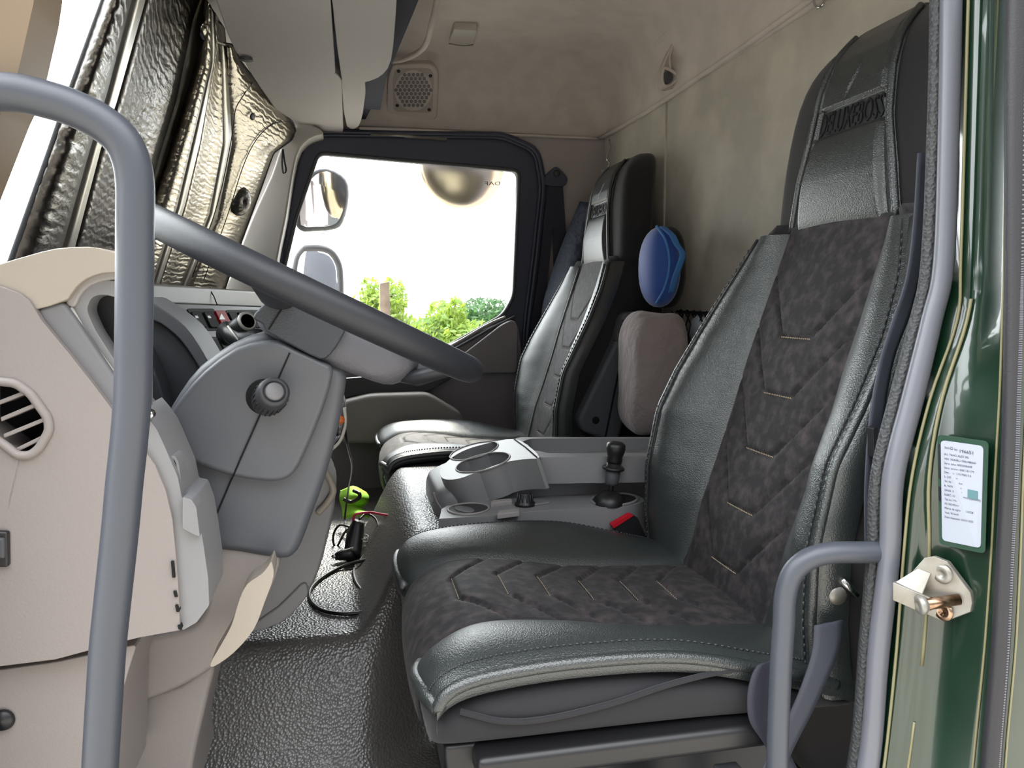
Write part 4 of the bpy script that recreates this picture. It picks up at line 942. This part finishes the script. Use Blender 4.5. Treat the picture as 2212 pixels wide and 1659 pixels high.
# ================================================================ HEADLINER FITTINGS
SPk = thing('loudspeaker', 'square taupe speaker grille set in the panel above the passenger window', 'speaker', W(890, 260, 2.56))
PS = Plane(W(850, 140, 2.475), W(945, 150, 2.475), W(840, 250, 2.585))
PS.n = PS.n; fm = M.setdefault('speakerframe', mat('taupe_speaker_plastic', (184, 174, 166), .7))
plate('speaker_frame', PS, rnd([(848, 139), (934, 138), (948, 156), (945, 252), (938, 261), (846, 254), (835, 243), (838, 170)], 10), -.02, .012, fm, SPk, bevel=.005)
plate('speaker_recess', PS, rnd([(854, 148), (928, 147), (937, 160), (934, 244), (850, 241), (848, 170)], 10), .010, .0125, M.setdefault('sprec', mat('dim_taupe_plastic', (160, 151, 144), .8)), SPk, bevel=.001)
plate('grille_disc', PS, ell(893, 195, 41, 44, 0, 32), .0125, .0135, fm, SPk, smooth=False)
hx_ = []
for r in range(-5, 6):
    for q in range(-5, 6):
        x = 893+q*9.4+(r % 2)*4.7; y = 195+r*8.2
        if (x-893)**2+(y-195)**2 < 39**2: hx_.append(prism_me([PS.at(x+4.0*math.cos(math.pi/6+math.pi/3*s), y+4.0*math.sin(math.pi/6+math.pi/3*s), .0152) for s in range(6)], PS.n*-.002))
link('grille_mesh', join_me(hx_), M.setdefault('hexgrey', mat('grille_hole_grey', (112, 108, 108), .9)), SPk, smooth=False)
for a, b in ((861, 154), (930, 164), (858, 228), (927, 237)): lathe('speaker_screw', [(0, .003), (.004, .003), (.0055, 0)], PS.at(a, b, .0125), PS.n, M['black'], SPk, n=14)
CL = thing('ceiling_lamp', 'small rectangular ceiling lamp with pale lens', 'lamp', HZ(1000, 85, 1.5))
zc_ = lambda pts, z: [HZ(a, b, z) for a, b in pts]
prism3('lamp_housing', zc_(rnd([(980, 63), (1031, 66), (1026, 84), (1019, 109), (967, 104), (972, 84)], 3), 1.497), (0, 0, .02), fm, CL, bevel=.003)
prism3('lamp_lens', zc_(rnd([(980, 65), (1030, 67), (1024, 79), (976, 76)], 3), 1.4955), (0, 0, .004), M['lens'], CL, bevel=.001)
tube('lamp_seam', zc_([(970, 94), (1000, 99), (1022, 96)], 1.4965), .0012, M['dark'], CL, n=6, sp=4)
CH = thing('coat_hook', 'taupe oval coat hook recess in the headliner corner above the passenger seat', 'hook', HX(1455, 190, .86))
hk = lambda a, b, d=0: W(a, b, 2.02+d)
pl1 = S2([(1458, 92), (1476, 100), (1483, 130), (1478, 165), (1456, 186), (1436, 190), (1428, 172), (1432, 145), (1444, 115)], 3)
prism('hook_plate', pl1, 2.03, .03, fm, CH, bevel=.004)
tube('hook_rim', [hk(a, b) for a, b in pl1], .004, fm, CH, closed=True, n=8)
tube('hook_rim', [hk(a, b, -.004) for a, b in S2([(1462, 98), (1472, 112), (1474, 140), (1464, 158), (1450, 150), (1446, 128), (1452, 106)], 3)], .0025, M['headliner'], CH, closed=True, n=8)
tube('hook_loop', [hk(a, b, -.014) for a, b in S2([(1434, 148), (1446, 150), (1462, 162), (1462, 172), (1446, 186), (1434, 184), (1430, 168)], 3)], .0042, fm, CH, closed=True, n=10)
prism('hook_well', S2([(1438, 154), (1450, 158), (1454, 170), (1444, 180), (1436, 176)], 3), 2.018, .012, M['dark'], CH, bevel=.001)
h1 = tube('ceiling_hook', [W(1316, 302, 2.5), W(1318, 318, 2.49), W(1312, 333, 2.49), W(1311, 345, 2.49), W(1316, 352, 2.49), W(1314, 362, 2.49)], .0032, M['chrome'], sp=5, n=10)
tag(h1, 'thin metal hook hanging from the rear wall edge above the passenger seat', 'hook')
prism('hook_tag', [(1299, 366), (1306, 365), (1308, 372), (1300, 376)], 2.49, .004, M['white'], None)
bpy.data.objects['hook_tag'].parent = h1
h2 = tube('ceiling_hook', [HX(1760, -22, .872), HX(1758, 2, .868), HX(1765, 14, .866), HX(1776, 12, .868), HX(1782, -4, .872)], .0025, M['chrome'], sp=5, n=10)
tag(h2, 'metal hook at the top edge of the picture on the rear wall trim', 'hook')
# passenger belt
pb = thing('seat_belt', 'dark seat belt hanging from its anchor on the post behind the passenger window', 'seat belt', W(1170, 880, 2.57))
prism('belt_anchor', S2([(1196, 362), (1206, 362), (1224, 380), (1226, 392), (1218, 402), (1186, 402), (1174, 394), (1178, 380)], 2), 2.565, .02, M['rubberblue'], pb, bevel=.004)
lathe('anchor_bolt', [(0, -.004), (.010, -.004), (.012, 0)], W(1203, 374, 2.563), (0, 1, 0), M['darker'], pb, n=20)
prism('belt_webbing', [(1184, 398), (1202, 398), (1192, 520), (1180, 640), (1158, 760), (1130, 880), (1108, 945), (1085, 945), (1110, 850), (1140, 740), (1160, 620)], 2.572, .003, M['beltdark'], pb, smooth=False)
prism('belt_webbing', [(1198, 398), (1216, 398), (1224, 520), (1230, 640), (1228, 700), (1200, 700), (1196, 600), (1194, 500)], 2.578, .003, M['beltdark'], pb, smooth=False)
# jacket hung behind the far seat
jk = link('jacket', grid_me(patch([[W(1262, 440, 2.50), W(1280, 440, 2.46), W(1300, 430, 2.5)], [W(1226, 520, 2.52), W(1262, 530, 2.46), W(1310, 520, 2.5)], [W(1198, 600, 2.53), W(1240, 620, 2.45), W(1310, 620, 2.5)], [W(1180, 670, 2.53), W(1215, 700, 2.46), W(1300, 700, 2.5)], [W(1184, 740, 2.53), W(1205, 760, 2.45), W(1290, 760, 2.5)]], 10, 8)), M['jacket'], solid=.02)
tag(jk, 'crumpled navy jacket hanging behind the passenger seat near the door post', 'jacket')

# ================================================================ BEHIND THE SEATS
struct(box('trim_12', (.84, 1.65, .345), (.10, 1.9, .05), M['darker'], bevel=.004))
bgp = thing('bag', 'blue fabric bag with light blue strap tucked behind the passenger seat', 'bag', W(1440, 665, 1.92))
link('bag_body', blob(W(1424, 578, 1.80), (.045, .075, .098), e=.9, nz=.03, seed=2), M['blue'], bgp)
link('bag_back', blob(W(1440, 578, 1.83), (.044, .05, .102), e=.8, nz=.02, seed=3), M['side'], bgp)
c_ = W(1428, 578, 1.93)
ribbon('carry_strap', [W(1432, 490, 1.76), W(1452, 508, 1.735), W(1462, 528, 1.725), W(1474, 548, 1.72), W(1468, 572, 1.72), W(1458, 600, 1.725), W(1450, 632, 1.74)], .010, .003, M['bluestrap'], bgp, wdir=[(.9, .3, 0)]*7)
tube('bag_zip', [W(1418, 488, 1.76), W(1438, 520, 1.73), W(1446, 570, 1.722), W(1436, 620, 1.73), W(1418, 655, 1.76)], .003, M['bluestrap'], bgp, sp=6, n=6)
pw = thing('pillow', 'grey brown cushion standing upright behind the centre console', 'pillow', W(1410, 940, 1.8))
link('pillow_body', blob(W(1408, 808, 1.75), (.071, .085, .149), n=40, m=30, e=.5, nz=.075, ns=14, seed=9), M['pillow'], pw)
tube('pillow_seam', [W(1472, 690, 1.70), W(1474, 740, 1.68), W(1466, 800, 1.67), W(1464, 860, 1.67), W(1440, 915, 1.69)], .002, M['pillow'], pw, sp=5, n=6)
nt_ = thing('cargo_net', 'black elastic cargo net on the rear wall between the seats', 'net', HX(1510, 800, .87))
cords = []
hn = lambda a, b, d=.862: HX(a, b, d)
for a in range(0, 9):
    x = 1462+a*14
    cords.append(tube_me([hn(x, 672+a), hn(x-12+4*(a % 2), 715, .858), hn(x-4, 760, .855), hn(x-16, 815, .86)], .0022, 6))
    cords.append(tube_me([hn(x-10, 673+a), hn(x+8, 712, .857), hn(x-4, 748, .855), hn(x+6, 800, .86)], .0022, 6))
cords.append(tube_me([hn(1462, 673), hn(1520, 676), hn(1600, 682)], .0035, 8)); cords.append(tube_me([hn(1455, 812), hn(1600, 830)], .003, 8))
link('net_cords', join_me(cords), M['net'], nt_)
for i in range(6): link('net_clip', tube_me([hn(1470+i*14, 670+i), hn(1473+i*14, 676+i)], .004, 8), M['black'], nt_)
wb = link('plastic_bag', blob(HX(1512, 735, .866), (.014, .055, .06), n=30, m=22, e=.8, nz=.3, ns=20, seed=4), M['bag']); tag(wb, 'crumpled white plastic bag held in the black cargo net', 'bag')
gl_ = thing('sunglasses', 'dark shiny sunglasses hooked in the cargo net beside the pillow', 'sunglasses', HX(1482, 790, .84))
for a, b in ((1476, 768), (1486, 740)): link('lens', blob(HX(a, b, .835), (.006, .016, .018), n=18, m=10, e=.9), M['black'], gl_)
tube('temple', [HX(1484, 735, .835), HX(1492, 700, .84)], .002, M['black'], gl_, n=6)
pbag = blob(HX(1490, 805, .85), (.016, .05, .02), e=.6, nz=.1, seed=6)
o_ = link('snack_packet', pbag, M['orange']); tag(o_, 'small orange packet at the bottom of the cargo net', 'packet')

# ================================================================ ON THE FLOOR HUMP
ch = thing('car_charger', 'black car charger plug and holder lying on the rubber floor', 'charger', HZ(770, 1215, .19))
tube('plug_body', [HZ(760, 1200, .194), W(768, 1150, 1.66), W(776, 1126, 1.66)], [.018, .019, .013], M['cable'], ch, n=16)
tube('plug_arm', [HZ(764, 1196, .20), HZ(735, 1200, .193), HZ(724, 1203, .192)], [.014, .0105, .007], M['cable'], ch, n=14)
lathe('plug_tip', [(0, 0), (.004, 0), (.004, .01), (0, .012)], HZ(728, 1202, .193), (-1, -.05, 0), M['chrome'], ch, n=12)
for i in range(3): link('plug_ring', tube_me([W(776, 1160+8*i, 1.64)+Vector((.0195*math.cos(q), .0195*math.sin(q), 0)) for q in [2*math.pi*s/20 for s in range(20)]], .0012, 6, closed=True), M['grey'], ch)
fz = lambda a, b, h=.004: HZ(a, b, .18+h)
c1 = tube('charging_cable', [W(770, 1215, 1.58), fz(764, 1235), fz(770, 1260), fz(790, 1285), fz(806, 1300), fz(800, 1318), fz(775, 1324), fz(735, 1326), fz(695, 1318), fz(672, 1298), fz(670, 1275), fz(690, 1252), fz(730, 1228), fz(770, 1214, .012), fz(810, 1208, .02), fz(826, 1212, .03), fz(824, 1236, .02), fz(815, 1258, .01), fz(808, 1276)], .0034, M['cable'], sp=6, n=10)
tag(c1, 'black charging cable looped on the lit rubber floor', 'cable')
tube('cable_plug', [fz(821, 1243, .014), fz(810, 1272, .006)], .0055, M['grey'], c1, n=10)
c2_ = tube('charging_cable', [W(766, 1128, 1.70), W(756, 1138, 1.70), W(735, 1134, 1.70), W(722, 1150, 1.70), W(720, 1172, 1.70), W(728, 1180, 1.70), W(745, 1150, 1.69), W(758, 1140, 1.68)], .0026, M['cable'], sp=6, n=8)
tag(c2_, 'thin black wire in a small loop beside the charger plug', 'cable')
c3 = tube('power_wire', [W(742, 905, 1.26), W(750, 960, 1.3), W(760, 1010, 1.5), W(752, 1060, 1.8), W(745, 1120, 1.85), W(748, 1150, 1.74)], .0022, M['cable'], sp=6, n=8)
tag(c3, 'black wire hanging from the radio down to the floor', 'wire')
c4 = tube('power_wire', [W(763, 1136, 1.66), W(764, 1118, 1.66), W(772, 1110, 1.66), W(800, 1107, 1.66), W(830, 1112, 1.62), W(860, 1115, 1.58), W(885, 1114, 1.52), W(905, 1120, 1.48), (W(922, 1132, 1.43)), W(952, 1134, 1.40)], .0028, M['redwire'], sp=6, n=8)
tag(c4, 'red wire running from the charger to the centre console', 'wire')
c5 = tube('power_wire', [W(776, 1122, 1.66), W(792, 1110, 1.68), W(812, 1122, 1.66), W(818, 1150, 1.62), W(808, 1180, 1.6), W(785, 1200, 1.58), W(776, 1215, 1.56)], .0024, M['cable'], sp=6, n=8)
tag(c5, 'black wire arching over the right side of the charger plug', 'wire')
hv = thing('safety_vest', 'folded lime green hi-vis vest with black edging in the far footwell', 'vest', W(765, 1122, 2.15))
link('vest_cloth', grid_me(patch([[W(742, 1062, 2.16), W(762, 1056, 2.10), W(786, 1068, 2.16)], [W(740, 1078, 2.14), W(765, 1076, 2.06), W(790, 1078, 2.14)], [W(745, 1096, 2.12), W(760, 1094, 2.06), W(776, 1098, 2.12)], [W(746, 1122, 2.06), W(770, 1116, 2.02), W(796, 1120, 2.08)]], 8, 8)), M['hivis'], hv, solid=.01)
tube('vest_edging', [W(742, 1078, 2.03), W(758, 1084, 2.03), W(775, 1076, 2.03), W(776, 1066, 2.03), W(764, 1060, 2.05)], .005, M['cable'], hv, sp=5, n=8)

# ================================================================ ON THE GREEN PILLAR
LB = thing('inspection_label', 'white inspection label with printed lines on the green door pillar', 'label', W(2080, 1180, .62))
q4 = [W(2037, 950, .632), W(2129, 963, .595), W(2123, 1183, .595), W(2040, 1166, .632)]
off_ = Vector((-.0035, -.001, 0)); q4 = [p+off_ for p in q4]
def bl(u, v, h=0): return (q4[0]*(1-u)+q4[1]*u)*(1-v)+(q4[3]*(1-u)+q4[2]*u)*v+Vector((-h, -h*.3, 0))
ro = rnd([(0, 0), (92, 0), (92, 220), (0, 220)], 10, 5)
prism3('label_film', [bl(-.10+1.2*a/92, -.05+1.10*b/220, -.001) for a, b in ro], (.0006, .0002, 0), M.setdefault('film', mat('clear_film_over_paint', (46, 70, 58), .2, coat=1)), LB, smooth=False)
lf = prism3('label_sheet', [bl(a/92, b/220) for a, b in ro], (.0008, .0002, 0), M['white'], LB, smooth=False)
def line(txt, u, v, h, wmax, m='ink'):
    def f(x, y, w): return bl(u+x*min(wmax/w, 9), v-y*h, .0006)
    return link('label_text', text_me(txt, f), M[m], LB, smooth=False)
line('Seria', .10, .075, .030, .13); line('D', .25, .080, .042, .06); line('Nr:', .34, .082, .030, .08); line('196651', .47, .094, .044, .31)
for i, (t_, w_) in enumerate((('ALL TAHO ALEX SRL', .60), ('VIN: XLRAEL1700L448660', .76), ('Serie taho: 0002595699', .67), ('Serie senzor: 0001151179', .72), ('Dim. anv.: 215/75R17.5', .65), ('L: 2307 mm', .33), ('W: 9678 imp/km', .45), ('K: 9678 imp/km', .43), ('GNSS: INTERN', .44), ('DSRC: 02510419991/325/09/AJ', .88), ('Tip inc.: Marfa', .38), ('AS 50244364', .36), ('Marca de sigilare: RO0328', .72), ('Vset: 90 km/h', .36), ('Data inspectiei: 20/03/2025', .72))):
    line(t_, .09, .140+.0445*i, .029, w_)
prism3('hologram', [bl(u, v, .0008) for u, v in ((.67, .44), (.90, .445), (.90, .53), (.67, .525))], (.0004, 0, 0), M['teal'], LB, smooth=False)
rbn = mat('black_tape_strip', (24, 26, 34), .4)
prism3('label_clip', [bl(u, v, -.0004) for u, v in ((-.07, .04), (0, .05), (0, .40), (-.07, .38))], (.0006, 0, 0), rbn, LB, smooth=False)
prism3('label_clip', [bl(u, v, -.0004) for u, v in ((-.08, .46), (0, .47), (0, .62), (-.08, .60))], (.0006, 0, 0), rbn, LB, smooth=False)
# striker
ST = thing('door_striker', 'zinc door striker bracket with bolt on the green pillar', 'latch', W(2040, 1330, .62))
tl3 = lambda a, b, h=0: W(a, b, lin((1970, 2130), (.645, .60), a))+Vector((-.004-h, -h*.35, 0))
so3 = [(1966, 1250), (2008, 1203), (2028, 1200), (2058, 1212), (2108, 1278), (2112, 1300), (2108, 1320), (2060, 1338), (2045, 1339), (2005, 1322)]
prism3('striker_plate', [tl3(a, b, .003) for a, b in so3], (.005, .0015, 0), M['steel'], ST, bevel=.0008)
arm_ = [(1966, 1248), (2028, 1274), (2044, 1281), (2046, 1308), (2026, 1312), (1966, 1286)]
prism3('striker_arm', [tl3(a, b, .022) for a, b in arm_], (.003, .001, 0), M['steel'], ST, bevel=.0006)
prism3('striker_side', [tl3(1966, 1248, .022), tl3(1966, 1286, .022), tl3(1972, 1290, .0), tl3(1972, 1252, .0)], (.002, .002, 0), M['steel'], ST, bevel=.0005)
prism3('striker_gusset', [tl3(1968, 1248, .020), tl3(1995, 1225, .004), tl3(2022, 1236, .004), tl3(2024, 1274, .020)], (.002, 0, 0), M['steel'], ST, bevel=.0005)
pa = tl3(2084, 1292, .004); pb_ = tl3(2029, 1294, .026)
tube('striker_pin', [pa, pa*.4+pb_*.6, pb_], [.0055, .0058, .0062], M['brass'], ST, n=20)
dd = (pb_-pa).normalized()
lathe('pin_head', [(.007, -.006), (.0095, -.003), (.0098, .0), (.0085, .0022), (.004, .0024), (.0035, .001), (0, .001)], pb_, dd, M['steel'], ST, n=28)
lathe('bolt_head', [(0, .0006), (.003, .0006), (.0035, .0022), (.0085, .0022), (.0098, .0)], tl3(2048, 1238, .0035), (-1, -.35, 0), M['steel'], ST, n=28)
lathe('bolt_head', [(0, .0006), (.003, .0006), (.0035, .0022), (.0085, .0022), (.0098, .0)], tl3(2050, 1318, .0035), (-1, -.35, 0), M['brass'], ST, n=28)
cl = prism('pillar_clip', rnd([(1886, 925), (1896, 922), (1897, 980), (1888, 990)], 3), .71, .01, M['black'], None, bevel=.001); tag(cl, 'small black plastic clip beside the grained seal at mid height', 'clip')

# ================================================================ OUTSIDE
def mirr(label, outer, inner, Ya, Yb, thk, wide=0):
    t = thing('door_mirror', label, 'mirror', W(sum(p[0] for p in outer)/len(outer), 500, Ya), 'mirrors outside the passenger door')
    xs = [p[0] for p in outer]; x0, x1 = min(xs), max(xs); yy = lambda x: Ya+(Yb-Ya)*(x-x0)/(x1-x0)
    prism('mirror_housing', outer, [yy(x) for x, _ in outer], thk, M['darker'], t, bevel=.015)
    prism('mirror_glass', inner, [yy(x)-.004 for x, _ in inner], .003, M['mirror'], t, smooth=False)
    return t
m1 = mirr('rounded exterior mirror seen through the front of the passenger window, upper one', S2([(655, 400), (675, 368), (705, 361), (738, 376), (753, 400), (752, 440), (740, 480), (722, 494), (680, 498), (640, 494), (640, 440)], 2), S2([(660, 404), (682, 378), (706, 370), (732, 384), (745, 404), (744, 440), (733, 474), (716, 487), (680, 490), (650, 486), (650, 440)], 2), 2.80, 2.95, .05)
fr_ = thing('door_mirror', 'pale exterior mirror frame seen through the passenger window above the wheel, lower one', 'mirror', W(700, 610, 2.85), 'mirrors outside the passenger door')
tube('mirror_frame', [W(655, 536, 2.82), W(690, 536, 2.84), W(715, 545, 2.86), W(731, 570, 2.88), W(735, 600, 2.88), W(736, 660, 2.88)], .012, M['grey'], fr_, sp=5, n=12)
tube('mirror_arm', [W(655, 536, 2.82), W(640, 560, 2.8), W(632, 620, 2.8)], .010, M['grey'], fr_, sp=4, n=10)
prism('mirror_glass', S2([(660, 545), (690, 545), (712, 554), (724, 575), (727, 605), (728, 660), (660, 660)], 2), 2.90, .003, M['white'], fr_, smooth=False)
km = thing('kerb_mirror', 'convex kerb mirror hanging over the top of the passenger window', 'mirror', W(998, 350, 2.8))
link('mirror_glass', blob(W(998, 345, 2.80), (.158, .05, .172), n=48, m=32, e=1), mat('tinted_kerb_mirror', (214, 200, 176), .28, metal=1), km)
link('mirror_housing', blob(W(998, 338, 2.86), (.158, .09, .165), n=40, m=20, e=1), M['darker'], km)
tube('mirror_arm', [W(998, 320, 2.86), W(998, 296, 2.78), W(998, 290, 2.66)], .012, M['darker'], km, n=10)
tube('mirror_arm', [W(632, 620, 2.8), W(636, 640, 2.72), W(640, 650, 2.64)], .010, M['grey'], fr_, n=10)
def daf(x, y, w): return W(1080-x/w*33, 400-y*11, 2.5935)
ds_ = link('window_lettering', text_me('DAF', daf), M['darker'], smooth=False, solid=.0005); tag(ds_, 'small dark lettering DAF read from behind at the top of the passenger window', 'lettering')
def foliage(name, label, blobs, n, size, m, stem=None, seed=1):
    rnd_ = random.Random(seed); t = thing(name, label, 'tree' if 'tree' in name else 'bush', (blobs[0][0].x, blobs[0][0].y, -1.2), 'greenery beyond the passenger window')
    v = []; f = []
    tot = sum(r[0]*r[2] for c, r in blobs)
    for c, r in blobs:
        for _ in range(int(n*r[0]*r[2]/tot)):
            while True:
                p = Vector((rnd_.uniform(-1, 1), rnd_.uniform(-1, 1), rnd_.uniform(-1, 1)))
                if .25 < p.length < 1.0+.12*rnd_.random(): break
            p = c+Vector((p.x*r[0], p.y*r[1], p.z*r[2])); d = Vector((rnd_.gauss(0, 1), rnd_.gauss(0, 1), rnd_.gauss(0, 1))).normalized(); e = d.orthogonal().normalized(); s = size*rnd_.uniform(.6, 1.3)
            k = len(v); v += [p-d*s, p+e*s*.45, p+d*s, p-e*s*.45]; f.append((k, k+1, k+2, k+3))
    me = bpy.data.meshes.new('l'); me.from_pydata([tuple(a) for a in v], [], f); link('foliage', me, m, t, smooth=False)
    c = blobs[0][0]
    tube('trunk', [Vector((c.x, c.y, -1.2)), Vector((c.x+.1, c.y, -.2)), Vector((c.x, c.y, c.z))], [.09, .06, .03], M['bark'], t, n=8)
    for c, r in blobs[1:]: tube('branch', [Vector((blobs[0][0].x, blobs[0][0].y, -.4)), (c+blobs[0][0])*.5-Vector((0, 0, .2)), c+Vector((0, 0, r[2]*.7))], [.05, .03, .01], M['bark'], t, n=6)
    return t
foliage('bush', 'bright green leafy bush beside the wooden post outside the window', [(W(815, 690, 9), (.32, .4, .36)), (W(850, 650, 9), (.16, .3, .26)), (W(800, 640, 9.1), (.12, .2, .22)), (W(760, 700, 9), (.3, .4, .25)), (W(880, 720, 9), (.3, .4, .2))], 2600, .045, M['leaf'], seed=1)
foliage('bush', 'yellow green bush low in the middle of the passenger window', [(W(950, 730, 7.4), (.37, .35, .19)), (W(955, 690, 7.5), (.16, .26, .18)), (W(985, 670, 7.5), (.09, .2, .12)), (W(1010, 730, 7.5), (.27, .35, .19)), (W(880, 760, 7.3), (.52, .35, .18))], 3000, .042, M['leaf'], seed=2)
foliage('tree', 'blue green round tree farther off at the right of the passenger window', [(W(1045, 690, 22), (.95, 1, .62)), (W(1000, 710, 22), (.8, 1, .5)), (W(1090, 700, 22), (.8, 1, .5))], 3200, .10, M['leaf2'], seed=3)
wp = prism('wooden_post', [(820, 612), (841, 608), (846, 760), (848, 1040), (826, 1040), (822, 760)], 8.4, .1, M['wood'], None, bevel=.01); tag(wp, 'weathered wooden post rising out of the bush outside', 'post')
